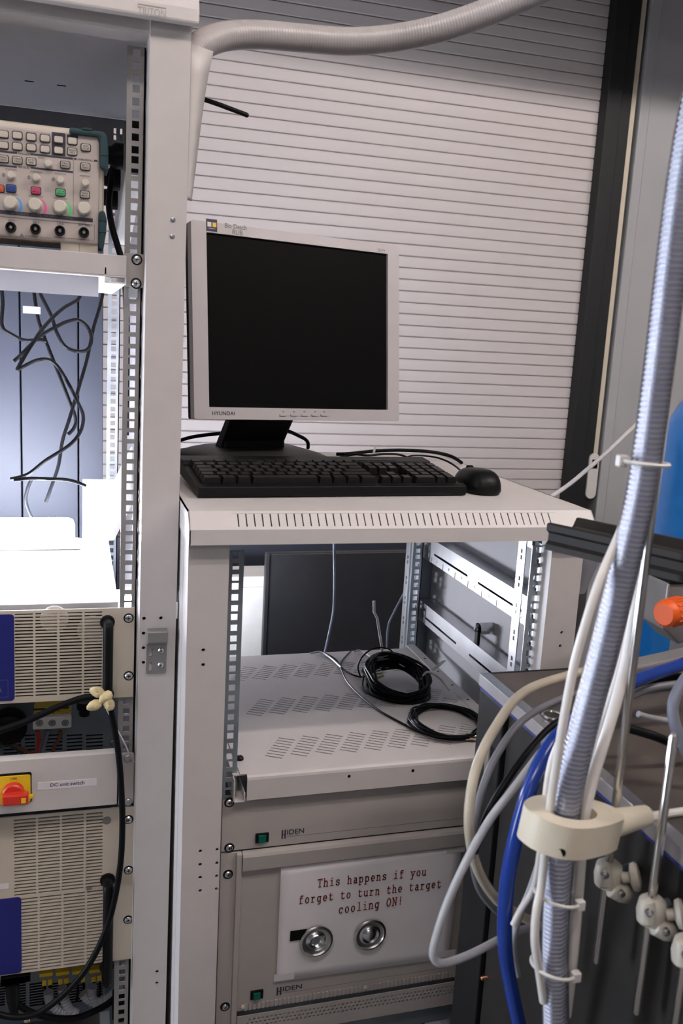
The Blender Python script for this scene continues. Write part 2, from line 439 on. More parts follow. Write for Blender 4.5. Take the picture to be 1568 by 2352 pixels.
# ceiling tube lamps, all out of view: assumed ones and added fills
def unseen_tube(x, y, ln, m, label):
    t = Thing('unseen_ceiling_light', label, 'lamp', (x, y, 3.1))
    t.part('housing', MB().box(x - ln / 2, x + ln / 2, y - 0.08, y + 0.08, 3.04, 3.1), white_pl, bev=0.004)
    t.part('tube', MB().cyl((x - ln / 2 + 0.03, y, 2.99), (x + ln / 2 - 0.03, y, 2.99), 0.04, 14), m, smooth=True)
    for sx in (-1, 1): t.part('socket', MB().box(x + sx * (ln / 2 - 0.015) - 0.014, x + sx * (ln / 2 - 0.015) + 0.014, y - 0.03, y + 0.03, 2.955, 3.04), white_pl)
unseen_tube(-0.45, -1.3, 1.3, assumed_ceil_lamp, 'assumed bright ceiling tube lamp above and behind the camera')  # main overhead lamp is assumed, it hangs out of view
unseen_tube(-0.7, -3.3, 1.5, front_fill, 'added fill light far behind the camera, shaped as a ceiling tube')  # fill added to even out the frontal light
# assumed side window, out of view, for cool daylight from the left
t = Thing('assumed_window', 'assumed tall glazed daylight door in the left wall, out of view', None, (-3.19, -0.13, 0.0), kind='structure')
sky_m = mat('assumed_window_sky', (0.8, 0.85, 0.9), 0.5, emit=(0.80, 0.88, 1.0), estr=SKY_E)
t.part('pane', MB().box(-3.195, -3.185, -0.36, 0.10, 0.15, 2.30), sky_m)
t.part('frame', MB().plate(rect(-0.43, 0.17, 0.0, 2.37), [rect(-0.36, -0.145, 0.15, 2.30), rect(-0.115, 0.10, 0.15, 2.30)], (-3.18, 0, 0), (0, 1, 0), (0, 0, 1), (-0.03, 0, 0)), white_pl)
unseen_tube(1.35, -1.0, 1.5, assumed_side_lamp, 'assumed bright ceiling tube lamp over the bench')  # unseen lamp assumed for the light from above right
unseen_tube(-2.1, -0.6, 1.5, fill_lamp, 'dim added fill light over the left side of hall')  # weak fill added for ambient light, tube shape only

# =================================================================== BEHIND THE RACKS
# dark boarded partition behind the tall rack
t = Thing('partition', 'dark blue-grey boarded partition behind the tall rack', 'partition', (-0.8, 0.83, 0))
xs = [PY(238, 900, 0.83).x, PY(180, 900, 0.83).x, PY(48, 900, 0.83).x, -0.70, -0.86, -1.02]
for i in range(5):
    t.part('board', MB().box(xs[i + 1] + 0.0015, xs[i] - 0.0015, 0.825, 0.845, 0.0, 1.66), dark_wall, bev=0.0015)
t.part('backing', MB().box(-1.02, xs[0] - 0.001, 0.8455, 0.848, 0.0, 1.66), dark)
t.part('batten', MB().box(-1.02, xs[0] - 0.01, 0.8485, 0.87, 1.55, 1.61), dark_wall)
# tube lamps: one lying on the upper power supply in the tall rack, one assumed behind the low rack, out of view
UZ = PL(200, 1398.5, -0.006).z
t = Thing('tube_work_lamp', 'glaring white tube lamp lying on the upper power supply', 'lamp', (-0.64, 0.50, UZ))
t.part('diffuser', MB().box(-0.86, -0.445, 0.475, 0.525, UZ + 0.006, UZ + 0.050), led_m, bev=0.012)
t.part('housing', MB().box(-0.87, -0.435, 0.47, 0.53, UZ - 0.001, UZ + 0.008), white_pl, bev=0.002)
LY, LZ = 0.755, 0.825
t = Thing('tube_work_lamp', 'assumed cool white tube lamp hidden behind the low rack', 'lamp', (-0.20, LY, 0))  # unseen lamp, assumed for the light inside the low rack
t.part('diffuser', MB().box(-0.375, -0.165, LY - 0.03, LY + 0.03, LZ + 0.010, LZ + 0.055), assumed_led, bev=0.012)
t.part('housing', MB().box(-0.38, -0.16, LY - 0.035, LY + 0.035, LZ - 0.010, LZ + 0.012), white_pl, bev=0.004)
t.part('stand', MB().box(-0.35, -0.335, LY - 0.012, LY + 0.012, 0.0, LZ - 0.008).box(-0.39, -0.30, LY - 0.09, LY + 0.09, 0.0, 0.012), zinc_dark)
# dark cabinet, white box, blue panel
c0 = PY(612, 1272, 0.93)
t = Thing('black_board', 'matt black board standing behind the low rack', 'board', (0.32, 0.94, 0))
t.part('board', MB().box(c0.x, 0.62, 0.934, 0.955, 0.0, c0.z), dkcab, bev=0.004)
t.part('edge_strip', MB().box(c0.x, c0.x + 0.008, 0.930, 0.934, 0.0, c0.z), dkcab)
w0 = PY(575, 1325, 1.05)
t = Thing('storage_box', 'white box behind the black board, brightly lit', 'box', (-0.13, 1.1, 0))
t.part('carton', MB().box(-0.30, c0.x + 0.12, 1.055, 1.16, 0.0, w0.z - 0.03), white_pl, bev=0.004)
t.part('lid', MB().box(-0.305, c0.x + 0.125, 1.05, 1.165, w0.z - 0.03, w0.z), white_pl, bev=0.004)
single('screen_panel', MB().box(-0.45, 1.1, 1.37, 1.39, 0.0, 0.86), dark_wall, 'dark blue panel leaning low in front of the roller shutter', 'panel', bev=0.002)

# =================================================================== LOW RACK
ZT = 1.2185           # lid top
t = R1 = Thing('low_rack', 'low light grey equipment rack carrying the monitor and keyboard', 'rack', (0, 0.25, 0))
PF = -0.034           # post front plane
def post(x0, x1, y0, y1, z0, z1, dot_px, Yp):
    mb = MB().box(x0, x1, y0, y1, z0, z1)
    return mb
def add_post(t, x0, x1, y0, y1, z1, holes, name='post'):
    hs = [circ(h[0], h[2], 0.0026, 10) for h in holes]
    mb = MB().plate(rect(x0, x1, 0.0, z1), hs, (0, y0, 0), (1, 0, 0), (0, 0, 1), (0, 0.0025, 0))
    mb.box(x0, x0 + 0.0025, y0 + 0.0025, y1, 0, z1).box(x1 - 0.0025, x1, y0 + 0.0025, y1, 0, z1).box(x0 + 0.0025, x1 - 0.0025, y1 - 0.0025, y1, 0, z1)
    return t.part(name, mb, paint)
hl = [PY(440 + x / 7.84, 1740 + y / 7.84, PF) for x, y in ((157, 1685), (460, 1657), (155, 1927), (455, 1900), (153, 2162), (452, 2135))]
hl += [PY(459.5, 2046, PF), PY(497, 2042, PF), PY(466.6, 1493, PF), PY(466.4, 1527, PF)]
add_post(R1, -0.3025, -0.248, PF, 0.018, 1.182, hl)
hr = [PY(1150 + x / 7.84, 1230 + y / 7.84, PF) for x, y in ((1095, 1747), (1065, 1990))]
hr += [(0.262, PF, z) for z in (0.70, 0.668, 0.636)]
add_post(R1, 0.2352, 0.2888, PF, -0.002, 1.182, hr)
R1.part('post_core', MB().box(0.2470, 0.2886, 0.0, 0.035, 0.0, 1.18), zinc_dark)
for sx in (-1, 1):
    R1.part('post', MB().box((0.2886 if sx > 0 else -0.3025), (0.250 if sx > 0 else -0.262), 0.53, 0.57, 0, 1.182), zinc_dark if sx > 0 else paint)
# rails
ztop = 1.15 + 0.0075
R1.part('rail', rail_mb(-0.2326, 0.0, ztop, 21, -1), zinc_dark)
R1.part('rail', rail_mb(0.2326, 0.0, ztop, 21, 1), zinc)
R1.part('rail', rail_mb(0.2326, 0.488, ztop, 21, 1), zinc)
R1.part('rail', rail_mb(-0.2326, 0.488, ztop, 21, -1), zinc)
# pairs-of-holes flange visible inside of right rails (a bracket strip facing left)
for y in (0.034, 0.522):
    hs = []
    for k in range(20):
        for dz in (0.012, 0.0225):
            zc = ztop - 0.0075 - k * U - dz
            hs.append(rect(y + 0.008, y + 0.0145, zc - 0.0036, zc + 0.0036))
    R1.part('rail_flange', MB().plate(rect(y, y + 0.024, 0.15, ztop), hs, (0.2285, 0, 0), (0, 1, 0), (0, 0, 1), (0.002, 0, 0)), alu)
# side panels (inner)
R1.part('side_panel', MB().box(0.2846, 0.2886, 0.036, 0.53, 0.05, 1.18), roof_m)
R1.part('side_panel', MB().box(-0.3025, -0.2985, 0.02, 0.53, 0.05, 1.18), paint)
# depth rails on the right inside
def zx(px, py, X): return PX(px, py, X).z
for (pt, pb, slots, ticks) in (((1090, 1298), (1090, 1359.5), [(0.02, 0.19), (0.235, 0.40)], True), ((1060, 1454.5), (1060, 1507), [(0.08, 0.20), (0.26, 0.42)], False)):
    zt, zb = zx(*pt, 0.252), zx(*pb, 0.252)
    hs = [rrect(0.05 + a, 0.05 + b, zt - 0.030, zt - 0.0255, 0.002, 2) for a, b in slots]
    mb = MB().plate(rect(0.045, 0.515, zb, zt), hs, (0.252, 0, 0), (0, 1, 0), (0, 0, 1), (0.002, 0, 0))
    mb.box(0.254, 0.284, 0.045, 0.515, zt - 0.002, zt).box(0.254, 0.284, 0.045, 0.515, zb, zb + 0.002)
    d = R1.part('depth_rail', mb, alu)
    mk = MB()
    for k in range(14 if ticks else 0):
        y = 0.07 + k * 0.03
        mk.box(0.2514, 0.252, y, y + 0.0012, zt - 0.036 - (0.012 if k % 2 else 0.005), zt - 0.036)
    if ticks: R1.part('scale_mark', mk, grey_ink, parent=d, kind='stuff')
# top frame channel inside
R1.part('top_channel', MB().box(0.245, 0.262, 0.045, 0.515, 1.142, 1.175).box(0.262, 0.283, 0.045, 0.515, 1.150, 1.156), zinc)
R1.part('rear_beam', MB().box(-0.262, 0.262, 0.535, 0.565, 1.15, 1.18), zinc_dark)
# cam lock
lk = PX(1105, 1440, 0.268)
mb = MB().cyl((0.2846, lk.y - 0.01, lk.z), (0.258, lk.y - 0.01, lk.z), 0.011, 18); lo = R1.part('cam_lock', mb, chrome, smooth=True)
R1.part('lock_cam', MB().box(0.254, 0.260, lk.y - 0.018, lk.y - 0.002, lk.z - 0.052, lk.z + 0.010), black, bev=0.003, parent=lo)
R1.part('lock_screw', MB().lathe((0.255, lk.y - 0.01, lk.z), (-1, 0, 0), [(0, 0.006), (0.004, 0.005), (0.006, 0.002)], 12), chrome, parent=lo)
# lid: sheet with chamfered front, slots and lip
lid_o = (-0.3035, 0.3035)
pts = [(-0.030, ZT), (0.575, ZT)]
LF = -0.050
zs, zl = 1.1972, 1.1768
mb = MB().box(-0.3040, 0.2965, -0.030, 0.578, ZT - 0.002, ZT)
sl = Vector((0, LF + 0.030, zs - ZT)); L = sl.length
# slots on the slanted face
ns = 43; s0 = PY(547.5, 1182, -0.04).x; s1 = PY(1263, 1180, -0.04).x
hs = []
for k in range(ns):
    x = s0 + (s1 - s0) * k / (ns - 1)
    hs.append([(x - 0.0009, L * 0.16), (x + 0.0009, L * 0.16), (x + 0.0009, L * 0.84), (x - 0.0009, L * 0.84)])
nv = Vector((0, -1, 0)).cross(Vector((1, 0, 0)))
mb.plate(rect(-0.3040, 0.2965, 0, L), hs, (0, -0.030, ZT), (1, 0, 0), sl.normalized(), (0, 0.0012, -0.0012))
mb.box(-0.3040, 0.2965, LF, LF + 0.002, zl, zs)
mb.box(-0.3040, 0.2965, 0.576, 0.578, 1.17, ZT)
lid = R1.part('lid', mb, paint_lid)
for sx in (-1, 1):
    mbk = MB(); X = 0.2965 if sx > 0 else -0.3040
    hs = []
    if sx < 0:
        for k in range(5): hs.append(rect(0.004 + k * 0.012, 0.0055 + k * 0.012, 1.186, 1.206))
    mbk.plate([(-0.030, ZT), (LF, zs), (LF, zl), (0.578, zl), (0.578, ZT)], hs, (X, 0, 0), (0, 1, 0), (0, 0, 1), (-sx * 0.002, 0, 0))
    R1.part('lid_side', mbk, paint_lid, parent=lid)
R1.part('lid_rib', MB().box(-0.26, 0.26, 0.0, 0.54, ZT - 0.006, ZT - 0.003), zinc_dark, parent=lid)
R1.part('front_beam', MB().box(-0.247, 0.234, -0.033, -0.028, 1.180, ZT - 0.003), dkcab)  # dark baffle added behind the lid slots so they look shaded
R1.part('base_plate', MB().box(-0.30, 0.286, -0.03, 0.57, 0.0, 0.06), paint)
R1.part('catch', MB().obox(PX(409, 1384, -0.3045), (0, 0.004, 0), (-0.002, 0, 0), (0, 0.006, -0.026)), white_pl)

# --- vented shelf
SZ = 0.8267
t = Thing('vented_shelf', 'light grey vented rack shelf holding two coils of black cable', 'shelf', (0, 0.23, SZ - 0.04))
holes = []
for row in range(3):
    for c in range(10):
        for k in range(8):
            x = -0.171 + c * 0.0392 + k * 0.0332 / 7; y = 0.043 + row * 0.156 + k * 0.0565 / 7
            dx, dy = 0.0236, -0.0130; n = Vector((-dy, dx)).normalized() * 0.00135
            if x + dx > 0.212: continue
            holes.append([(x - n.x, y - n.y), (x + dx - n.x, y + dy - n.y), (x + dx + n.x, y + dy + n.y), (x + n.x, y + n.y)])
mb = MB().plate(rect(-0.218, 0.218, -0.008, 0.468), holes, (0, 0, SZ), (1, 0, 0), (0, 1, 0), (0, 0, -0.001))
t.part('tray', mb, paint)
rp = [(-0.008, 0.0), (-0.0115, -0.001), (-0.0145, -0.0035), (-0.0155, -0.007), (-0.0155, -0.0385), (-0.0135, -0.0385), (-0.0135, -0.008), (-0.012, -0.004), (-0.008, -0.0015)]
mb = MB().prism(rp, (-0.2085, 0, SZ), (0, 1, 0), (0, 0, 1), (0.4265, 0, 0)); lip = t.part('front_lip', mb, paint)
dm = MB(); dots(dm, [PY(801.5, 1783, -0.0156), PY(948, 1770, -0.0156)], (0, -1, 0), 0.0024); t.part('lip_hole', dm, dark, parent=lip)
mb = MB().box(-0.228, -0.2265, -0.016, 0.46, SZ - 0.0385, SZ - 0.004).box(-0.2265, -0.2115, -0.016, 0.46, SZ - 0.040, SZ - 0.0385).box(-0.2125, -0.211, -0.016, 0.3, SZ - 0.0385, SZ - 0.026)
mb.box(-0.228, -0.21, -0.006, 0.4, SZ - 0.0035, SZ - 0.002)
t.part('side_rail', mb, paint)
# right flange and bracket
mb = MB().box(0.2172, 0.2188, -0.008, 0.40, SZ - 0.0385, SZ + 0.0005); mb.obox((0.2188, 0.055, SZ - 0.0005), (0.018, 0, 0.001), (0, 0.43, 0), (0, 0, 0.0018))
fl = t.part('side_flange', mb, paint)
dm = MB(); dots(dm, [(0.228, 0.12 + k * 0.07, SZ + 0.0018) for k in range(5)], (0, 0, 1), 0.0022); t.part('flange_hole', dm, dark, parent=fl)
t.part('bumper', MB().lathe(PZ(550, 1744, SZ), (0, 0, 1), [(0, 0.0062), (0.003, 0.006), (0.0055, 0.004), (0.006, 0.001)], 14), black)

# --- upper rack module (2U)
def module_text(t, px, X0, par, P):
    pass
pl = -0.004
def PM(px, py): return PY(px, py, pl)
m_top = PM(560, 1834).z; m_bot = PM(560, 1952).z
t = Thing('rack_module', 'narrow grey rack module with green rocker switch, above the paper sign', 'rack module', (0, 0.1, m_bot))
pan = t.part('front_panel', MB().box(-0.2415, 0.2415, pl, 0.0, m_bot + 0.0006, m_top - 0.0006), panel_gray, bev=0.0006)
t.part('case', MB().box(-0.215, 0.215, 0.0, 0.35, m_bot + 0.004, m_top - 0.002), dkcab)  # case coloured dark to stand for shade under the shelf slots
for px, py in ((526.5, 1843.3), (526.5, 1947.0)):
    screw(t, 'screw', PM(px, py), (0, -1, 0), 0.0052, 0.0076)
    c = PM(px, py); screw(t, 'screw', (-c.x, c.y, c.z), (0, -1, 0), 0.0052, 0.0076)
def rocker(t, px0, px1, py0, py1):
    a = PM(px0, py1); b = PM(px1, py0)
    cz = (a.z + b.z) / 2; h = 0.0075
    bz = t.part('rocker_switch', MB().box(a.x, b.x, pl - 0.003, pl, cz - h, cz + h), black, bev=0.0008)
    w = b.x - a.x
    t.part('rocker', MB().prism([(0.2, 0.003), (0.75, 0.0042), (0.75, 0.006), (0.2, 0.0072)], (a.x, pl, cz - 0.0055), (w, 0, 0), (0, -1, 0), (0, 0, 0.011)), green_m, parent=bz, label='green translucent rocker')
rocker(t, 585.5, 617, 1912, 1934)
# maker's lettering: tall H followed by small letters, underline
def maker(t, px0, px1, ytop, ybot, line_px):
    a = PM(px0, ybot); b = PM(px1, ytop); w = (PM(px1, ybot).x - a.x); h = 0.0145
    mb = MB(); z0 = a.z
    for dx in (0.0, 0.125): mb.box(a.x + w * dx, a.x + w * (dx + 0.065), pl - 0.0003, pl - 0.0001, z0, z0 + h)
    mb.box(a.x + w * 0.06, a.x + w * 0.13, pl - 0.0003, pl - 0.0001, z0 + h * 0.42, z0 + h * 0.52)
    text_mb('IDEN', (a.x + w * 0.24, pl, z0 + h * 0.42), (w * 0.76, 0, 0), (0, 0, h * 0.56), 0.0003, mb, off=0.022)
    p = t.part('lettering', mb, ink)
    le = PM(*line_px)
    t.part('print_line', MB().box(a.x + w * 0.24, max(le.x, 0.12), pl - 0.0002, pl - 0.00005, z0 + h * 0.16, z0 + h * 0.20), grey_ink, parent=p)
    t.part('small_print', text_mb('ANALYTICAL', (a.x + w * 0.32, pl, z0 + h * 0.24), (w * 0.45, 0, 0), (0, 0, h * 0.13), 0.0002), grey_ink, parent=p)
maker(t, 646, 697, 1908, 1927, (1063, 1881.8))

# --- lower rack unit with frame, vents and switch
l_top = PM(560, 1955).z; l_bot = 0.34
t = Thing('instrument_unit', 'large grey rack instrument with the paper sign taped on its front', 'instrument', (0, 0.15, l_bot))
xin = PM(551, 2100).x
t.part('ear', MB().box(-0.2415, xin - 0.004, pl, 0.0, l_bot, l_top - 0.0005), panel_gray, bev=0.0006)
t.part('ear', MB().box(-xin + 0.004, 0.2415, pl, 0.0, l_bot, l_top - 0.0005), panel_gray, bev=0.0006)
t.part('side_profile', MB().box(xin - 0.009, xin - 0.0005, pl - 0.006, 0.0, l_bot, l_top - 0.001), panel_gray, bev=0.0015)
tpz0 = PM(560, 1986).z
t.part('top_profile', MB().prism([(-0.0, 0), (-0.009, -0.002), (-0.011, -0.006), (-0.009, -0.0285), (-0.0045, -0.0285), (-0.0045, -0.031), (-0.006, -0.032), (-0.006, tpz0 - l_top), (0.0, tpz0 - l_top)], (xin, pl + 0.002, l_top), (0, 1, 0), (0, 0, 1), (-2 * xin, 0, 0)), panel_gray)
fz0 = PM(560, 2322).z
t.part('front_panel', MB().box(xin, -xin, pl + 0.001, 0.002, fz0, tpz0), panel_gray)
t.part('case', MB().box(-0.212, 0.212, 0.003, 0.42, l_bot + 0.004, l_top - 0.004), zinc_dark)
for px, py in ((523.5, 2008), (516.5, 2312)):
    screw(t, 'screw', PM(px, py), (0, -1, 0), 0.0052, 0.0076)
pl_s = pl
pl = pl_s + 0.001
rocker(t, 574, 604, 2273, 2293)
maker(t, 634.5, 692, 2263, 2287, (1026.8, 2224.6))
pl = pl_s
# ribbed strip and vent strip
mb = MB(); nz = 62
for k in range(nz):
    x = xin + 0.012 + k * 0.0068
    mb.box(x, x + 0.0042, pl - 0.001, pl + 0.0012, fz0 + 0.0005, fz0 + 0.011)
t.part('rib_strip', mb, panel_gray)
vz1 = fz0 - 0.004; vz0 = vz1 - 0.042
hs = []
for r in range(3):
    for k in range(58):
        x = xin + 0.020 + k * 0.0068 - r * 0.0034; z = vz1 - 0.008 - r * 0.0062
        hs.append([(x - 0.0023, z - 0.0016), (x + 0.0012, z - 0.0016), (x + 0.0023, z + 0.0016), (x - 0.0012, z + 0.0016)])
t.part('vent_strip', MB().plate(rect(xin, -xin, vz0, vz1), hs, (0, pl - 0.006, 0), (1, 0, 0), (0, 0, 1), (0, 0.0015, 0)), panel_gray)
for px, py in ((557, 2318), (838, 2272)): t.part('rivet', MB().lathe((PM(px, py).x, pl, fz0 + 0.008), (0, -1, 0), [(0, 0.0035), (0.002, 0.003), (0.0025, 0.001)], 10), beige)

# --- paper sign
t = Thing('paper_sign', 'white paper sign with red typewriter warning taped to instrument', 'sign', (PM(850, 2110).x, pl, PM(850, 2200).z))
yp = pl - 0.0022
TL = PY(645, 1990, yp); TR_ = PY(1062, 1938, yp); BLp = PY(634.5, 2255, yp); BRp = PY(1030, 2200, yp)
nx, nz = 20, 12; vs = []; fs = []
def sheet(u, v):
    p = (TL * (1 - u) + TR_ * u) * (1 - v) + (BLp * (1 - u) + BRp * u) * v
    p = Vector(p); p.y = yp - 0.0005 * math.sin(v * math.pi * 2.2 + u * 1.5) * (0.4 + 0.6 * v) - 0.0003 * max(0, v - 0.85) / 0.15 * (0.5 + 0.5 * math.sin(u * 7))
    return p
mb = MB()
vs = [sheet(i / nx, j / nz) for j in range(nz + 1) for i in range(nx + 1)]
fs = [(j * (nx + 1) + i, (j + 1) * (nx + 1) + i, (j + 1) * (nx + 1) + i + 1, j * (nx + 1) + i + 1) for j in range(nz) for i in range(nx)]
mb.add(vs, fs); sh = t.part('sheet', mb, paper, smooth=True)
sm = sh.modifiers.new('thick', 'SOLIDIFY'); sm.thickness = 0.0003; sm.offset = 0
# stroke font (monoline slab letters)
def arc(cx, cy, rx, ry, a0, a1, n=9): return [(cx + rx * math.cos(math.radians(a0 + (a1 - a0) * k / n)), cy + ry * math.sin(math.radians(a0 + (a1 - a0) * k / n))) for k in range(n + 1)]
ring = arc(.5, .3, .32, .3, 0, 360, 16)
G = {
 'T': [[(.1, .72), (.1, .85), (.9, .85), (.9, .72)], [(.5, .85), (.5, 0)], [(.3, 0), (.7, 0)]],
 'h': [[(.08, .88), (.22, .88), (.22, 0)], [(.08, 0), (.38, 0)], [(.22, .42)] + arc(.5, .38, .27, .22, 140, 0, 6) + [(.77, 0)], [(.64, 0), (.92, 0)]],
 'i': [[(.25, .58), (.52, .58), (.52, 0)], [(.18, 0), (.86, 0)], [(.5, .80), (.5, .88)]],
 's': [[(.78, .45), (.78, .57)], [(.78, .47)] + arc(.5, .45, .28, .14, 20, 270, 9)[0:8] + [(.5, .31)] + arc(.5, .15, .29, .15, 90, -160, 9), [(.21, .01), (.21, .16)]],
 'a': [[(.24, .52)] + arc(.47, .42, .24, .18, 120, 0, 6) + [(.71, .0), (.9, 0)], arc(.46, .17, .27, .17, 40, 340, 12) + [(.71, .1)], [(.46, .34), (.71, .34)]],
 'p': [[(.06, .58), (.2, .58), (.2, -.26)], [(.06, -.26), (.42, -.26)], arc(.5, .3, .31, .29, 160, -160, 14)],
 'e': [[(.19, .3), (.82, .3)] + arc(.5, .3, .32, .3, 0, 310, 14)],
 'n': [[(.08, .58), (.22, .58), (.22, 0)], [(.08, 0), (.38, 0)], [(.22, .42)] + arc(.5, .38, .27, .22, 140, 0, 6) + [(.77, 0)], [(.64, 0), (.92, 0)]],
 'f': [[(.85, .84)] + arc(.6, .68, .2, .18, 60, 180, 6) + [(.40, 0)], [(.2, 0), (.72, 0)], [(.2, .58), (.78, .58)]],
 'y': [[(.02, .58), (.34, .58)], [(.66, .58), (.98, .58)], [(.16, .58), (.51, .03)], [(.84, .58), (.36, -.26)], [(.14, -.26), (.5, -.26)]],
 'o': [ring],
 'u': [[(.06, .58), (.2, .58), (.2, .2)] + arc(.46, .2, .26, .2, 180, 330, 6) + [(.76, .16)], [(.62, .58), (.76, .58), (.76, 0), (.92, 0)]],
 'r': [[(.12, .58), (.34, .58), (.34, 0)], [(.12, 0), (.66, 0)], [(.34, .38)] + arc(.66, .34, .26, .24, 140, 50, 5)],
 'g': [arc(.47, .3, .3, .28, 20, 340, 14), [(.92, .58), (.77, .58), (.77, -.08)] + arc(.55, -.08, .22, .18, 0, -110, 6) + [(.3, -.26)]],
 't': [[(.36, .78), (.36, .16)] + arc(.56, .16, .2, .16, 180, 310, 6) + [(.86, .1)], [(.14, .58), (.8, .58)]],
 'c': [[(.8, .43), (.8, .57)], arc(.5, .3, .32, .3, 28, 325, 14)],
 'l': [[(.25, .88), (.52, .88), (.52, 0)], [(.18, 0), (.86, 0)]],
 'O': [arc(.5, .43, .38, .43, 0, 360, 18)],
 'N': [[(.02, .85), (.2, .85), (.8, .0), (.8, .85)], [(.64, .85), (.98, .85)], [(.2, .85), (.2, 0)], [(.04, 0), (.38, 0)]],
 '!': [[(.5, .88), (.5, .27)], [(.5, .0), (.5, .08)]],
}
def stroke_text(body, o, a, b, w, mb):
    # o origin of first cell, a = cell advance vector, b = up vector for one em-height
    n = a.cross(b).normalized() * 0.0012
    for i, ch in enumerate(body):
        for st in G.get(ch, []):
            P2 = [o + a * (i + 0.06 + x * 0.82) + b * y + n for x, y in st]
            for j in range(len(P2) - 1):
                d = P2[j + 1] - P2[j]
                if d.length < 1e-6: continue
                d.normalize(); sd = n.normalized().cross(d) * w
                q0 = P2[j] - d * w * 0.7; q1 = P2[j + 1] + d * w * 0.7
                mb.add([q0 - sd, q1 - sd, q1 + sd, q0 + sd], [(0, 1, 2, 3)])
def ps(px, py):
    p = PY(px, py, yp); p.y = yp - 0.0006; return p
for body, (x0, y0), (x1, y1) in (('This happens if you', (727, 2036.5), (979, 2008.5)), ('forget to turn the target', (684, 2075), (1013, 2036)), ('cooling ON!', (775, 2097), (925, 2075))):
    o = ps(x0, y0); e = ps(x1, y1); a = (e - o) / len(body)
    up = Vector((0, 0, 1)) * (a.length * 1.62)
    mb = MB(); stroke_text(body, o, a, up, 0.00078, mb); t.part('lettering', mb, red_ink, parent=sh)
for px, py in ((652, 2243), (1046, 1950), (1024, 2190)):
    c = ps(px, py); t.part('tape_piece', MB().box(c.x - 0.016, c.x + 0.016, yp - 0.0009, yp - 0.0004, c.z - 0.006, c.z + 0.006), tape, parent=sh)
c = ps(686, 2146)
single('tape_strip', MB().box(c.x - 0.014, c.x + 0.018, yp - 0.0022, yp - 0.0012, c.z - 0.0085, c.z + 0.0085), black_soft, 'short strip of black tape on the paper sign', 'tape')
for (px, py, lab, inner) in ((724, 2157, 'chrome sputtering target disc with deep dark centre, left on the sign', True), (847, 2142, 'chrome sputtering target disc with raised centre, right on the sign', False)):
    c = ps(px, py); c.y -= 0.0018; R_ = 0.0265
    t = Thing('target_disc', lab, 'disc', (c.x, c.y, c.z - R_), group='ruined discs on the sign')
    t.part('rim', MB().lathe(c, (0, -1, 0), [(0, R_ * 0.96), (0.002, R_), (0.0045, R_), (0.006, R_ * 0.94), (0.006, R_ * 0.86), (0.0035, R_ * 0.80), (0.003, R_ * 0.66)], 40, caps=False), steel, smooth=True)
    if inner:
        pr_ = [(0.003, R_ * 0.68), (0.0015, R_ * 0.6), (0.003, R_ * 0.5), (0.006, R_ * 0.42), (0.005, R_ * 0.34), (0.001, R_ * 0.26), (0.001, 0.0002)]
    else:
        pr_ = [(0.003, R_ * 0.68), (0.003, R_ * 0.58), (0.005, R_ * 0.50), (0.0035, R_ * 0.44), (0.0055, R_ * 0.36), (0.0075, R_ * 0.25), (0.0075, 0.0002)]
    t.part('crater', MB().lathe(c, (0, -1, 0), pr_, 36, caps=False), chrome, smooth=True)

# black bag below
mb = MB(); c = PY(950, 2370, 0.02)
nu, nvv = 26, 10; vs = []
for j in range(nvv + 1):
    for i in range(nu):
        a = 2 * math.pi * i / nu; ph = math.pi / 2 * j / nvv
        r = (1 + 0.10 * math.sin(5 * a + j) + 0.06 * math.sin(11 * a + 2 * j))
        vs.append((0.02 + 0.16 * r * math.cos(a) * math.cos(ph) * 1.2, 0.2 + 0.17 * r * math.sin(a) * math.cos(ph), 0.062 + (0.245 + 0.012 * math.sin(7 * a)) * math.sin(ph)))
fs = [(j * nu + i, j * nu + (i + 1) % nu, (j + 1) * nu + (i + 1) % nu, (j + 1) * nu + i) for j in range(nvv) for i in range(nu)]
mb.add(vs, fs); single('plastic_bag', mb, black, 'crumpled black plastic bag under the large instrument', 'bag', base=(0.02, 0.2, 0.062))

# --- cables on the shelf
def coil(c, rx, ry, r, turns, jit, seed, tilt=0.0, zoff=0.0, h=0.02):
    rnd = random.Random(seed); pts = []; n = turns * 14
    for k in range(n + 1):
        a = 2 * math.pi * k / 14
        tt = k / n
        q = 1 + jit * (rnd.random() - 0.5) + 0.12 * math.sin(a * 0.37 + seed)
        z = c.z + r + h * (0.5 + 0.5 * math.sin(a * 0.61 + seed)) + tilt * math.sin(a) * (0.8 + 0.4 * tt)
        pts.append(Vector((c.x + rx * q * math.cos(a) + 0.004 * (rnd.random() - .5), c.y + ry * q * math.sin(a), max(c.z + r, z))))
    return pts
cc = PZ(914, 1588, SZ)
t = Thing('cable_coil', 'thick coil of thin black cable tied together on the shelf, nearer the back', 'cable', (cc.x, cc.y, SZ), group='coils of cable on the shelf')
t.part('cable', MB().tube(coil(Vector((cc.x, cc.y + 0.01, SZ + 0.001)), 0.052, 0.064, 0.0020, 22, 0.22, 3, tilt=0.014, h=0.03), 0.0020, 6, step=3), black_soft, smooth=True)
t.part('cable_bundle', MB().tube([Vector((cc.x + 0.047 * math.cos(a), cc.y + 0.035 + 0.045 * math.sin(a), SZ + 0.022 + 0.018 * math.sin(a))) for a in [math.radians(x) for x in range(-10, 215, 25)]], 0.0075, 8), black_soft, smooth=True)
q = PZ(858, 1558, SZ + 0.012)
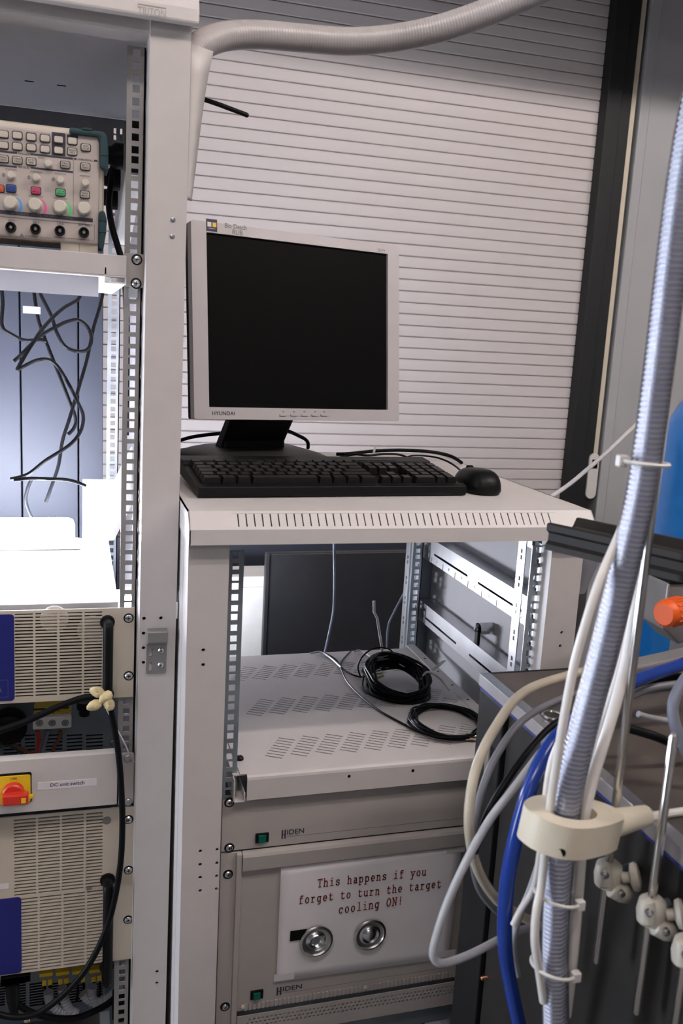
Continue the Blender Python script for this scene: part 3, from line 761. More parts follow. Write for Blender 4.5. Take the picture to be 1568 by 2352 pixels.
for k in range(3):
    t.part('plug', MB().cyl((q.x - 0.012, q.y - 0.004 + k * 0.008, q.z + k * 0.002), (q.x + 0.018, q.y + 0.004 + k * 0.009, q.z + 0.004 + k * 0.002), 0.0048, 10).cyl((q.x + 0.004, q.y + k * 0.0085, q.z + 0.002 + k * 0.002), (q.x + 0.010, q.y + 0.002 + k * 0.0087, q.z + 0.003 + k * 0.002), 0.0058, 10), gold, smooth=True)
t.part('label_tag', MB().obox((cc.x - 0.028, cc.y + 0.060, SZ + 0.036), (0.034, 0.008, 0.0), (0, -0.004, 0.010), (0, 0.0006, 0.0003)), grey_cab)
qt = PZ(1000, 1535, SZ + 0.03)
t.part('cable_tie', MB().tube([PZ(965, 1562, SZ + 0.01), PZ(978, 1545, SZ + 0.04), PZ(992, 1546, SZ + 0.035), PZ(1012, 1560, SZ + 0.02), PZ(1032, 1585, SZ + 0.008)], 0.0022, 6), tie_m, smooth=True)
a_ = PZ(990, 1540, SZ + 0.035); b_2 = PZ(1015, 1518, SZ + 0.055)
t.part('tie_tail', MB().obox(a_, (b_2 - a_), (0.005, -0.006, 0.002), (0, 0, 0.001)), tie_m)
c2 = PZ(1022, 1668, SZ)
t = Thing('cable_coil', 'flat loose coil of black cable on the shelf beside the bench', 'cable', (c2.x, c2.y, SZ), group='coils of cable on the shelf')
t.part('cable', MB().tube(coil(Vector((c2.x + 0.002, c2.y, SZ + 0.001)), 0.058, 0.064, 0.0019, 8, 0.10, 9, h=0.012), 0.0019, 6, step=3), black_soft, smooth=True)
q = PZ(1078, 1692, SZ + 0.008); t.part('plug', MB().cyl((q.x - 0.006, q.y + 0.002, q.z), (q.x + 0.02, q.y - 0.006, q.z), 0.006, 12), gold, smooth=True)
def pzs(lst, Z, dz=None): return [PZ(x, y, Z + (dz[i] if dz else 0)) for i, (x, y) in enumerate(lst)]
single('signal_cable', MB().tube(pzs([(745, 1500), (775, 1520), (800, 1570), (860, 1625), (930, 1665), (975, 1685)], SZ + 0.003), 0.0019, 6), black_soft, 'single thin black cable running diagonally over the shelf', 'cable', smooth=True)
single('signal_cable', MB().tube(pzs([(806, 1495), (782, 1525), (800, 1545), (830, 1555), (848, 1548)], SZ + 0.003) , 0.0016, 6), black_soft, 'thin black cable stub leading into the connectors of the coil', 'cable', smooth=True)
single('signal_cable', MB().tube([PZ(828, 1556, SZ + .01), PZ(822, 1530, SZ + .03), PZ(835, 1505, SZ + .05), PZ(862, 1488, SZ + .06), PZ(895, 1492, SZ + .05), PZ(917, 1520, SZ + .025)], 0.0015, 6), black_soft, 'thin black cable arching upright above the coil', 'cable', smooth=True)
single('cable_tie', MB().tube([PZ(880, 1530, SZ + 0.005), PY(877, 1490, 0.33), PY(866, 1420, 0.33), PY(859, 1406, 0.33), PY(859, 1380, 0.33)], 0.0026, 6, smooth=False), tie_m, 'white nylon cable tie standing upright out of the coil', 'cable tie', smooth=True)
single('hanging_cable', MB().tube([PY(767, 1235, 0.62), PY(768, 1330, 0.62), PY(766, 1400, 0.62), PY(757, 1450, 0.62), PY(746, 1500, 0.62), PY(742, 1530, 0.62), PY(738, 1700, 0.62), Vector((0.02, 0.62, 0.003))], 0.0033, 8), blue_cab, 'blue-grey cable hanging straight behind the low rack', 'cable', smooth=True)
single('hanging_cable', MB().tube([PY(960, 1270, 0.64), PY(935, 1345, 0.64), PY(905, 1405, 0.64), PY(891, 1440, 0.64), PY(888, 1500, 0.64), PY(888, 1530, 0.64), PY(884, 1700, 0.64), Vector((0.17, 0.64, 0.003))], 0.0026, 8), blue_cab, 'thin blue-grey cable curving down beside the rear rail', 'cable', smooth=True)
single('signal_cable', MB().tube(pzs([(712, 1501), (735, 1498), (760, 1512), (783, 1533)], SZ + 0.004), 0.0022, 6), lgrey_cab, 'light grey cable end lying at the back edge of the shelf', 'cable', smooth=True)
single('signal_cable', MB().tube(pzs([(815, 1497), (825, 1494), (850, 1508), (882, 1530)], SZ + 0.004), 0.0018, 6), lgrey_cab, 'light grey cable end lying behind the thick coil', 'cable', smooth=True)

# =================================================================== MONITOR
Rm = Matrix(((0.9699, -0.2423, -0.0243), (0.2434, 0.9616, 0.1264), (-0.0073, -0.1285, 0.9917)))
MM = Matrix.Translation((-0.0774, 0.3137, 1.4655)) @ Rm.to_4x4()
MMi = MM.inverted()
def PMO(px, py, ly=0.0):
    o = MMi @ CAM_T; d = MMi.to_3x3() @ ray(px, py); return o + d * ((ly - o.y) / d.y)
fy = -0.004
oTL = PMO(439.5, 503, fy); oBR = PMO(917.5, 967, fy); oTR = PMO(914.5, 566, fy); oBL = PMO(445, 962.5, fy)
x0 = (oTL.x + oBL.x) / 2; x1 = (oTR.x + oBR.x) / 2; zt = (oTL.z + oTR.z) / 2; zb = (oBL.z + oBR.z) / 2
t = Thing('monitor', 'silver framed flat screen monitor with dark screen on the low rack', 'monitor', (0, 0.05, zb - 0.11), MM)
sx, sz = 0.169, 0.135
bz = t.part('bezel', MB().plate(rrect(x0, x1, zb, zt, 0.003, 2), [rect(-sx - 0.002, sx + 0.002, -sz - 0.002, sz + 0.002)], (0, fy, 0), (1, 0, 0), (0, 0, 1), (0, 0.016, 0)), silver, bev=0.0012)
t.part('screen', MB().box(-sx - 0.001, sx + 0.001, 0.0, 0.006, -sz - 0.001, sz + 0.001), screen_m)
mb = MB()
prof2 = [(0.012, 1.0), (0.026, 0.995), (0.034, 0.97), (0.052, 0.80), (0.066, 0.70), (0.068, 0.02)]
vs = []; n2 = 4; cxm, czm = (x0 + x1) / 2, (zt + zb) / 2; hw, hh = (x1 - x0) / 2 - 0.0004, (zt - zb) / 2 - 0.0004
for y, s_ in prof2:
    for a, b in ((-1, -1), (1, -1), (1, 1), (-1, 1)): vs.append((cxm + a * hw * s_, y, czm + b * hh * s_))
fs = [(i * 4 + k, i * 4 + (k + 1) % 4, (i + 1) * 4 + (k + 1) % 4, (i + 1) * 4 + k) for i in range(len(prof2) - 1) for k in range(4)]
mb.add(vs, fs + [(3, 2, 1, 0)]); t.part('back_shell', mb, black, bev=0.002)
# lettering, sticker, handwriting, buttons
def mtext(body, p_bl, w, h, m, slant=0, parent=bz):
    return t.part('lettering', text_mb(body, (p_bl.x, fy, p_bl.z), (w, 0, 0), (0, 0, h), 0.0003), m, parent=parent)
p = PMO(487, 953.5, fy); mtext('HYUNDAI', p, 0.039, 0.0062, ink)
p = PMO(866.5, 578, fy); mtext('Q17+', p, 0.016, 0.0055, grey_ink)
p = PMO(473.5, 530, fy)
st = t.part('sticker', MB().box(p.x, p.x + 0.0185, fy - 0.0004, fy, p.z, p.z + 0.019), mat('sticker_navy', (0.03, 0.022, 0.06), 0.4), parent=bz, label='small dark sticker with white and yellow squares')
t.part('sticker_square', MB().box(p.x + 0.002, p.x + 0.0085, fy - 0.0006, fy - 0.0004, p.z + 0.007, p.z + 0.014), white_pl)
t.part('sticker_square', MB().box(p.x + 0.0105, p.x + 0.017, fy - 0.0006, fy - 0.0004, p.z + 0.007, p.z + 0.014), yellow_m)
t.part('sticker_square', MB().box(p.x + 0.004, p.x + 0.015, fy - 0.0006, fy - 0.0004, p.z + 0.004, p.z + 0.005), lgrey_cab)
p = PMO(516, 523, fy); mtext('Bio Desch', p, 0.038, 0.0075, grey_ink)
p = PMO(533.5, 538.5, fy); mtext('RUB', p, 0.018, 0.008, grey_ink)
for k, px in enumerate((650, 674.5, 699, 723, 744)):
    p = PMO(px, 953, fy)
    b = t.part('button', MB().prism(rrect(-0.007, 0.007, -0.0018, 0.0022, 0.0018, 3), (p.x, fy - 0.0016, p.z), (1, 0, 0), (0, 0, 1), (0, 0.003, 0)), silver)
    t.part('button_mark', MB().box(p.x - 0.002, p.x + 0.002, fy - 0.0003, fy - 0.0001, p.z + 0.0045, p.z + 0.006), grey_ink, parent=b)
# neck and base (upright, built in world, moved into the monitor's frame)
def w2m(p): return MMi @ Vector(p)
nk = PY(622, 975, 0.345); yaw = math.radians(14.1)
ax, ay = Vector((math.cos(yaw), math.sin(yaw), 0)), Vector((-math.sin(yaw), math.cos(yaw), 0))
bc = Vector((nk.x - 0.018, 0.375, 0))
def stack(prof, close=True):   # list of (center offset along ay, half width, half depth, z)
    mb = MB(); vs = []; n = 20
    for off, hw_, hd, z in prof:
        for k in range(n):
            a = 2 * math.pi * k / n; ca, sa = math.cos(a), math.sin(a)
            e = 0.35
            u = math.copysign(abs(ca) ** e, ca) * hw_; v = math.copysign(abs(sa) ** e, sa) * hd
            vs.append(w2m(bc + ax * u + ay * (v + off) + Vector((0, 0, z))))
    m = len(prof)
    fs = [(i * n + k, i * n + (k + 1) % n, (i + 1) * n + (k + 1) % n, (i + 1) * n + k) for i in range(m - 1) for k in range(n)]
    fs += [tuple(reversed(range(n))), tuple((m - 1) * n + k for k in range(n))]
    return mb.add(vs, fs)
t.part('base', stack([(0.0, 0.125, 0.098, ZT + 0.0005), (0.0, 0.127, 0.1, ZT + 0.006), (0.0, 0.122, 0.094, ZT + 0.020), (0.005, 0.105, 0.075, ZT + 0.028), (0.01, 0.085, 0.055, ZT + 0.033)]), mat('base_grey', (0.022, 0.021, 0.021), 0.45, spec=0.3), smooth=True)
neck = MB(); vs = []
tz = PY(622, 962, 0.33).z + 0.012
for (off, hw_, hd, z, sh_) in ((0.02, 0.062, 0.020, ZT + 0.028, -0.004), (0.018, 0.060, 0.017, ZT + 0.045, -0.002), (0.0, 0.062, 0.014, tz, 0.012), (-0.012, 0.062, 0.016, tz + 0.09, 0.02)):
    for a, b in ((-1, -1), (1, -1), (1, 1), (-1, 1)): vs.append(w2m(bc + ax * (a * hw_ + sh_) + ay * (b * hd + off) + Vector((0, 0, z))))
fs = [(i * 4 + k, i * 4 + (k + 1) % 4, (i + 1) * 4 + (k + 1) % 4, (i + 1) * 4 + k) for i in range(3) for k in range(4)] + [(3, 2, 1, 0), (12, 13, 14, 15)]
neck.add(vs, fs); t.part('neck', neck, black, bev=0.006)
single('video_cable', MB().tube([PY(395, 1018, 0.52), PY(440, 1004, 0.50), PY(500, 996, 0.47), PY(560, 990, 0.43), PY(640, 985, 0.43), PY(690, 1003, 0.46), PY(706, 1015, 0.47), PY(707, 1030, 0.475)], 0.0034, 8), black_soft, 'black video cable looping behind the monitor neck', 'cable', smooth=True)
single('power_cable', MB().tube([PZ(395, 1037, ZT + .02), PZ(440, 1030, ZT + .016), PZ(500, 1022, ZT + .01), PZ(540, 1018, ZT + .01)], 0.003, 8), black_soft, 'black power cable behind the monitor base, upper one', 'cable', smooth=True)
single('power_cable', MB().tube([PZ(395, 1046, ZT + .012), PZ(430, 1042, ZT + .010), PZ(480, 1041, ZT + .006), PZ(520, 1040, ZT + .005)], 0.003, 8), black_soft, 'black power cable behind the monitor base, lower one', 'cable', smooth=True)

# =================================================================== KEYBOARD
kfl = PZ(455.5, 1146, ZT); kfr = PZ(1071, 1140, ZT)
kx = (kfr - kfl); KL = kx.length; kyaw = math.atan2(kx.y, kx.x)
MK = Matrix.Translation(kfl) @ Matrix.Rotation(kyaw, 4, 'Z')
t = Thing('keyboard', 'black full size keyboard at the front of the low rack lid', 'keyboard', (0, 0, 0), MK)
KD = 0.172; zf, zr = 0.0165, 0.034
def ktop(y): return zf + (zr - zf) * max(0, min(1, (y - 0.004) / (KD - 0.01)))
poly = [(0.004, 0.001), (KD - 0.004, 0.012), (KD, 0.018), (KD, zr + 0.002), (KD - 0.004, zr + 0.004), (KD - 0.034, ktop(KD - 0.034) + 0.004), (KD - 0.036, ktop(KD - 0.036) - 0.002), (0.016, ktop(0.016) - 0.002), (0.014, ktop(0.014) + 0.0015), (0.002, zf), (0.0, 0.006)]
t.part('body', MB().prism(poly, (0, 0, 0), (0, 1, 0), (0, 0, 1), (KL, 0, 0)), black, bev=0.001)
for x in (0.03, KL - 0.05): t.part('foot', MB().box(x, x + 0.02, KD - 0.022, KD - 0.012, 0.0, 0.016), black)
u = (KL - 0.020) / 22.6; X0 = 0.010; tilt = math.atan2(zr - zf, KD)
kcache = {}
def keymesh(w, d, h):
    k = (round(w, 4), round(d, 4), h)
    if k in kcache: return kcache[k]
    b = 0.0004; mb = MB(); ix = 0.0026
    vs = [(b, b, 0), (w - b, b, 0), (w - b, d - b, 0), (b, d - b, 0), (ix, 0.0018, h), (w - ix, 0.0018, h), (w - ix, d - 0.0034, h * 1.05), (ix, d - 0.0034, h * 1.05)]
    mb.add(vs, [(3, 2, 1, 0), (4, 5, 6, 7), (0, 1, 5, 4), (1, 2, 6, 5), (2, 3, 7, 6), (3, 0, 4, 7)])
    me = mkmesh('key', mb, key_m, (0, 0, 0)); kcache[k] = me; return me
rp_ = 0.0186; y0k = 0.0165
def key(x, y, w, d=1.0, h=0.0105):
    o = t.inst('key', keymesh(w * u - 0.0006, d * rp_ - 0.0006, h), (X0 + x * u, y, ktop(y) - 0.001), (tilt, 0, 0))
rows = [
 (0, [1.5, 1.25, 1.25, 5.75, 1.25, 1.25, 1.25, 1.5]),
 (1, [1.25, 1] + [1] * 10 + [2.75]),
 (2, [1.75] + [1] * 11 + [2.25]),
 (3, [1.5] + [1] * 12 + [1.5]),
 (4, [1] * 13 + [2]),
]
for r, ws in rows:
    x = 0
    for w in ws: key(x, y0k + r * rp_, w); x += w
fr = y0k + 5 * rp_ + 0.007
for x in [0, 2, 3, 4, 5, 6.5, 7.5, 8.5, 9.5, 11, 12, 13, 14]: key(x, fr, 1, 0.95, 0.009)
for x in (15.35, 16.35, 17.35):
    key(x, fr, 1, 0.95, 0.009); key(x, y0k + 4 * rp_, 1); key(x, y0k + 3 * rp_, 1); key(x, y0k, 1)
key(16.35, y0k + rp_, 1)
for r in range(5):
    y = y0k + r * rp_
    if r == 0: key(18.6, y, 2); key(20.6, y, 1)
    else:
        for k in range(3): key(18.6 + k, y, 1)
key(21.6, y0k, 1, 2); key(21.6, y0k + 2 * rp_, 1, 2); key(21.6, y0k + 4 * rp_, 1)
lb = t.part('status_strip', MB().box(KL * 0.655, KL * 0.835, fr + 0.004, fr + 0.020, ktop(fr) - 0.001, ktop(fr) + 0.010), black, bev=0.003)

# mouse
mc = PZ(1121, 1138, ZT)
t = Thing('mouse', 'black computer mouse to the right of the keyboard', 'mouse', (mc.x, mc.y + 0.045, ZT))
mb = MB(); nu, nv = 28, 10; vs = []
cx_, cy_ = mc.x, mc.y + 0.045
for j in range(nv + 1):
    ph = math.pi / 2 * j / nv
    for i in range(nu):
        a = 2 * math.pi * i / nu; ca, sa = math.cos(a), math.sin(a)
        u_x = math.copysign(abs(ca) ** 0.75, ca) * 0.0315 * (math.cos(ph) ** 0.55) * (1 - 0.10 * math.cos(2 * a + math.pi) * 0)
        v_y = math.copysign(abs(sa) ** 0.85, sa) * 0.054 * (math.cos(ph) ** 0.55)
        waist = 1 - 0.07 * math.exp(-((v_y - 0.005) / 0.02) ** 2)
        z = 0.006 + 0.031 * math.sin(ph) * (1 + 0.10 * (-v_y / 0.054))
        vs.append((cx_ + u_x * waist, cy_ + v_y, ZT + z))
for i in range(nu):
    a = 2 * math.pi * i / nu; ca, sa = math.cos(a), math.sin(a)
    vs.append((cx_ + math.copysign(abs(ca) ** 0.75, ca) * 0.0285, cy_ + math.copysign(abs(sa) ** 0.85, sa) * 0.051, ZT + 0.0003))
fs = [(j * nu + i, j * nu + (i + 1) % nu, (j + 1) * nu + (i + 1) % nu, (j + 1) * nu + i) for j in range(nv) for i in range(nu)]
B0 = (nv + 1) * nu
fs += [(B0 + i, B0 + (i + 1) % nu, (i + 1) % nu, i) for i in range(nu)] + [tuple(reversed(range(B0, B0 + nu)))]
mb.add(vs, fs); t.part('shell', mb, black, smooth=True)
t.part('wheel', MB().cyl((cx_ - 0.004, cy_ + 0.032, ZT + 0.028), (cx_ + 0.004, cy_ + 0.032, ZT + 0.028), 0.009, 14), black_soft)
t.part('button_seam', MB().box(cx_ - 0.0006, cx_ + 0.0006, cy_ + 0.012, cy_ + 0.05, ZT + 0.018, ZT + 0.030), dark)
single('mouse_cable', MB().tube([Vector((cx_ - 0.004, cy_ + 0.054, ZT + 0.012)), PZ(1064, 1088, ZT + 0.008), PZ(1040, 1067, ZT + 0.012), PZ(1010, 1053, ZT + 0.02), PZ(975, 1047, ZT + 0.02), PZ(945, 1047, ZT + 0.01), PZ(925, 1054, ZT + 0.006)], 0.0018, 6), black_soft, 'thin black mouse cable arching over the back of keyboard', 'cable', smooth=True)
single('power_cable', MB().tube([PZ(772, 1043, ZT + .010), PZ(800, 1042, ZT + .012), PZ(860, 1036, ZT + .016), PZ(920, 1034, ZT + .018), PZ(990, 1038, ZT + .018), PZ(1035, 1048, ZT + .012), PZ(1060, 1063, ZT + .004)], 0.0034, 8), black_soft, 'thick black cable running behind the keyboard to the lid edge', 'cable', smooth=True)
single('keyboard_cable', MB().tube([PZ(780, 1050, ZT + .006), PZ(815, 1044, ZT + .012), PZ(845, 1046, ZT + .014), PZ(880, 1043, ZT + .016), PZ(915, 1044, ZT + .014), PZ(938, 1052, ZT + .01), PZ(950, 1060, ZT + .006)], 0.0022, 6), black_soft, 'thin black keyboard cable bunched behind the keyboard', 'cable', smooth=True)
single('cable_tie', MB().obox(PZ(854, 1048, ZT + 0.012), (0.004, 0, 0), (0, 0.002, 0), (0.004, 0, 0.020)), tie_m, 'white cable tie tail sticking up behind the keyboard', 'cable tie')

# =================================================================== TALL RACK (own frame ML: x = 0 at right hole column, y = 0 at rail plane)
t = R2 = Thing('tall_rack', 'tall light grey open equipment rack at the left', 'rack', (-0.2326, 0.3, 0), ML)
PFL = -0.052
xi = (PL(349.5, 250, PFL).x + PL(313, 1450, PFL).x) / 2; xo = 0.0645
def PLP(px, py): return PL(px, py, PFL)
hl = [PLP(x / 3.136, 1080 + y / 3.136) for x, y in ((1037, 1068), (1158, 1065), (1033, 1175), (1033, 1280), (1033, 1385))] + [PLP(1010 / 2.8, 1840 + 1097 / 2.8), PLP(1008 / 2.8, 1840 + 1170 / 2.8)]
capb = PL(458, 56, -0.072)
add_post(R2, xi, xo, PFL, 0.03, capb.z + 0.01, hl)
for px, py in ((1245, 1582), (1240, 1703)):
    R2.part('rivet', MB().lathe(PLP(px / 3.136, py / 3.136), (0, -1, 0), [(0, 0.0035), (0.001, 0.0033), (0.0016, 0.001)], 12), chrome)
R2.part('post', MB().box(-0.5297, -0.476, PFL, 0.03, 0, capb.z + 0.01), paint)
for x in (xo - 0.04, -0.5297): R2.part('post', MB().box(x, x + 0.04, 0.62, 0.66, 0, capb.z + 0.01), roof_m)
zt2 = PL(327.8, 122.8, 0.0).z + 0.0075
R2.part('rail', rail_mb(0.0, 0.0, zt2, 40, 1, w=0.024), mat('rail_shaded', (0.27, 0.255, 0.25), 0.55, 0.25, var=0.06, vscale=20))  # darker than the other rails, its weak light put into the colour
R2.part('rail', rail_mb(-0.4652, 0.0, zt2, 40, -1, w=0.024), zinc)
R2.part('rail', rail_mb(0.0, 0.588, zt2, 40, 1, w=0.024), zinc)
# right side panel (inner, light) upper + slatted
R2.part('side_panel', MB().box(xo - 0.006, xo - 0.003, 0.03, 0.62, 0.05, capb.z), roof_m)
R2.part('side_panel', MB().box(-0.527, -0.524, 0.03, 0.62, 0.05, capb.z), roof_m)
# roof: cap with embossed name, roof plates
zc0 = capb.z; zc1 = PL(459, 17, -0.072).z
cap = R2.part('top_cap', MB().prism([(-0.072, zc0), (-0.072, zc1 - 0.003), (-0.066, zc1 + 0.012), (-0.05, zc1 + 0.03), (0.66, zc1 + 0.03), (0.66, zc0 + 0.012), (-0.056, zc0 + 0.012), (-0.056, zc0)], (-0.536, 0, 0), (0, 1, 0), (0, 0, 1), (0.536 + capb.x, 0, 0)), paint_lid, bev=0.003)
a = PL(316, 22.5, -0.0722); b = PL(381, 33, -0.0722)
ta = R2.part('lettering', text_mb('TRITON', (a.x, -0.0722, a.z - 0.0045), (b.x - a.x, 0, 0), (0, 0, 0.009), 0.0003), panel_gray, parent=cap)
R2.part('lettering_bar', MB().box(a.x, b.x, -0.0726, -0.072, a.z + 0.0063, a.z + 0.0075), panel_gray, parent=cap)
R2.part('roof_plate', MB().box(-0.52, xo - 0.008, -0.04, 0.36, zc0 + 0.004, zc0 + 0.008), roof_m)
rs = PL(120, 180, 0.36)
R2.part('roof_plate', MB().box(-0.52, xo - 0.008, 0.3612, 0.556, zc0 + 0.0042, zc0 + 0.0082), roof_m)
R2.part('roof_slot', MB().box(-0.155, -0.141, 0.352, 0.355, zc0 + 0.003, zc0 + 0.0042).box(-0.105, -0.091, 0.352, 0.355, zc0 + 0.003, zc0 + 0.0042), dark)
R2.part('rear_beam', MB().plate(rect(-0.52, xo - 0.01, zc0 - 0.075, zc0 + 0.0035), [rect(-0.006, -0.001, zc0 - 0.034, zc0 - 0.012), rect(0.006, 0.010, zc0 - 0.034, zc0 - 0.012)], (0, 0.558, 0), (1, 0, 0), (0, 0, 1), (0, 0.004, 0)), mat('beam_shaded', (0.12, 0.12, 0.125), 0.55))  # darkened colour stands for the shadow the beam lies in
R2.part('front_beam', MB().box(xi - 0.40, xi, -0.045, 0.0, zc0 - 0.012, zc0 + 0.004), paint)
R2.part('floor_plate', MB().box(-0.52, xo - 0.01, 0.0, 0.62, 0.04, 0.06), zinc_dark)
# hinge bracket on post
h0 = PLP(335, 1547); h1 = PLP(383.5, 1442); w = h1.x - h0.x; hh_ = h1.z - h0.z
hm = mat('hinge_grey', (0.22, 0.21, 0.21), 0.4, 0.3)
sl_ = [rrect(w * 0.13, w * 0.30, hh_ * 0.06, hh_ * 0.26, w * 0.08, 3), rrect(w * 0.13, w * 0.30, hh_ * 0.38, hh_ * 0.58, w * 0.08, 3)]
hg = R2.part('hinge', MB().plate(rrect(0, w, 0, hh_ * 0.72, 0.003, 3), sl_, (h0.x, PFL - 0.003, h0.z), (1, 0, 0), (0, 0, 1), (0, 0.003, 0)), hm)
R2.part('hinge_leaf', MB().prism([(0, 0.68), (-0.010, 0.70), (-0.014, 0.75), (-0.014, 0.97), (-0.011, 1.0), (0, 1.0)], (h0.x, PFL, h0.z), (0, 1, 0), (0, 0, hh_), (w, 0, 0)), hm, bev=0.001, parent=hg)
for k in (0.2, 0.52): screw(R2, 'hinge_screw', (h0.x + w * 0.72, PFL - 0.003, h0.z + hh_ * k), (0, -1, 0), 0.0042, parent=hg)

# --- tray carrying the oscilloscope
zt_t = PL(270, 586, -0.03).z; zb_t = PL(270, 641, -0.03).z
t = Thing('rack_tray', 'light grey rack tray carrying the oscilloscope', 'tray', (-0.2326, 0.2, zb_t), ML)
xr = PL(290.5, 600, -0.03).x
t.part('front_lip', MB().box(-0.455, xr, -0.03, -0.028, zb_t + 0.004, zt_t).box(-0.455, xr, -0.03, -0.01, zb_t + 0.002, zb_t + 0.004), paint, bev=0.0008)
t.part('deck', MB().box(-0.455, xr, -0.028, 0.56, zt_t - 0.003, zt_t - 0.001), paint)  # made deeper to keep the lamp's light off the rear beam
t.part('under_flange', MB().box(-0.455, xr - 0.03, 0.19, 0.192, zt_t - 0.05, zt_t - 0.003).box(-0.455, xr - 0.03, 0.03, 0.19, zt_t - 0.010, zt_t - 0.008), roof_m)
t.part('side_rail', MB().box(xr - 0.002, xr, -0.028, 0.42, zb_t - 0.004, zt_t - 0.004).box(xr - 0.028, xr, -0.028, 0.42, zb_t - 0.006, zb_t - 0.004).box(xr - 0.028, xr - 0.026, -0.03, 0.42, zb_t - 0.004, zb_t + 0.014), white_pl)
ez0 = PL(312, 660, -0.004).z; ez1 = PL(314, 583, -0.004).z
t.part('ear', MB().prism(rrect(xr - 0.001, 0.0165, ez0, ez1, 0.003, 3), (0, -0.004, 0), (1, 0, 0), (0, 0, 1), (0, 0.003, 0)), panel_gray)
for px, py in ((314.1, 596.3), (312.5, 650.9)): screw(t, 'screw', PL(px, py, -0.004), (0, -1, 0), 0.0056, 0.0074)
t.part('clip_nut', MB().box(-0.006, 0.006, -0.004, 0.0, PL(311, 673, 0).z - 0.006, PL(311, 673, 0).z + 0.006), zinc)

# --- oscilloscope
SY = -0.012
def SA(x, y): return PL(x / 6.031, 280 + y / 6.031, SY)
def SB(x, y): return PL(x / 6.031, 430 + y / 6.031, SY)
s_tr = SA(1380, 210); s_b = SB(1310, 800); s_r = SA(1380, 600).x
t = Thing('oscilloscope', 'beige oscilloscope with teal corner bumpers on the rack tray', 'oscilloscope', (-0.2, 0.05, zt_t), ML)
xr = SA(1445, 800).x; xl = xr - 0.336; zb = zt_t + 0.012; zt = SA(900, 110).z + 0.005
t.part('case', MB().box(xl, xr, SY + 0.006, 0.115, zb, zt), scope_body, bev=0.008)
fx = SA(1375, 700).x
zf0 = SB(1300, 790).z; zf1 = SA(1360, 195).z
t.part('front_panel', MB().box(xl + 0.012, fx, SY, SY + 0.008, zf0, zf1), scope_face, bev=0.003)
face = SY
for (pts, nm) in ((((960, 80), (960, 170), (1350, 215), (1385, 240), (1385, 630), (1500, 700), (1500, 400), (1480, 190), (1430, 140)), 0), ):
    mb = MB()
    P3 = [SA(*q) for q in pts]
    poly = [(p.x, p.z) for p in P3]
    mb.prism(poly, (0, SY - 0.006, 0), (1, 0, 0), (0, 0, 1), (0, 0.05, 0)); bp_ = t.part('bumper', mb, teal, bev=0.003)
    for (xa, ya), (xb, yb) in (((1390, 455), (1495, 450)), ((1140, 100), (1270, 115))):
        a = SA(xa, ya); b = SA(xb, yb); t.part('bumper_rib', MB().box(a.x, b.x, SY - 0.0068, SY + 0.04, a.z - 0.0012, a.z + 0.0012), teal, parent=bp_)
P3 = [SB(*q) for q in ((1370, 335), (1360, 850), (1430, 870), (1465, 660), (1480, 470), (1450, 330))]
bp_ = t.part('bumper', MB().prism([(p.x, p.z) for p in P3], (0, SY - 0.006, 0), (1, 0, 0), (0, 0, 1), (0, 0.05, 0)), teal, bev=0.003)
for ya in (455, 615):
    a = SB(1370, ya); b = SB(1470, ya); t.part('bumper_rib', MB().box(a.x, b.x, SY - 0.0068, SY + 0.04, a.z - 0.0010, a.z + 0.0010), teal, parent=bp_)
def sbtn(c, w, h, m, fn=SA, txt=None):
    p = fn(*c)
    fr_ = t.part('button_surround', MB().prism(rrect(-w / 2 - 0.0012, w / 2 + 0.0012, -h / 2 - 0.0012, h / 2 + 0.0012, 0.0022, 3), (p.x, face - 0.0006, p.z), (1, 0, 0), (0, 0, 1), (0, 0.001, 0)), ink)
    b = t.part('button', MB().prism(rrect(-w / 2, w / 2, -h / 2, h / 2, 0.0018, 3), (p.x, face - 0.0035, p.z), (1, 0, 0), (0, 0, 1), (0, 0.0035, 0)), m, bev=0.0006, parent=fr_)
    if txt:
        ls = txt.split('/'); mb = MB(); hh2 = 0.0022
        for i, l in enumerate(ls):
            wd = min(w * 0.8, 0.0021 * len(l)); text_mb(l, (p.x - wd / 2, face - 0.0036, p.z + (0.0004 + (len(ls) / 2 - 1 - i) * 0.0031)), (wd, 0, 0), (0, 0, hh2), 0.0002, mb)
        t.part('button_print', mb, ink, parent=b)
def stxt(body, c, w, h, fn=SA, m=None):
    p = fn(*c); t.part('lettering', text_mb(body, (p.x - w / 2, face, p.z - h / 2), (w, 0, 0), (0, 0, h), 0.0003), m or grey_ink)
PXM = 1 / (6.031 * 1.74) / 1000    # metres per crop pixel
bw, bh = 0.0107, 0.0078
dk = SA(812, 310)
t.part('print_block', MB().prism(rrect(-0.0085, 0.0085, -0.0142, 0.0142, 0.001, 2), (dk.x, face - 0.0003, dk.z), (1, 0, 0), (0, 0, 1), (0, 0.0004, 0)), ink)
labs1 = ['TO/RANGE', 'SAVE/RECALL', 'MEASURE', 'ACQUIRE', 'HELP']; labs2 = ['APPLICATION', 'UTILITY', 'CURSOR', 'DISPLAY', 'DEFAULT SETUP']
for i, (xa, ya, xb, yb) in enumerate(((48, 172, 48, 325), (240, 190, 240, 343), (433, 213, 433, 358), (624, 232, 624, 380), (812, 248, 812, 397))):
    sbtn((xa, ya), bw, bh, scope_body); sbtn((xb, yb), bw, bh, scope_body)
    mm = lgrey_cab if i == 4 else grey_ink
    if i: stxt(labs1[i].replace('/', ' '), (xa, ya - 62), 0.0115 if i < 4 else 0.006, 0.002, m=mm); stxt(labs2[i], (xb, yb - 70 if i < 4 else yb - 66), 0.0095 if i < 4 else 0.013, 0.002, m=mm)
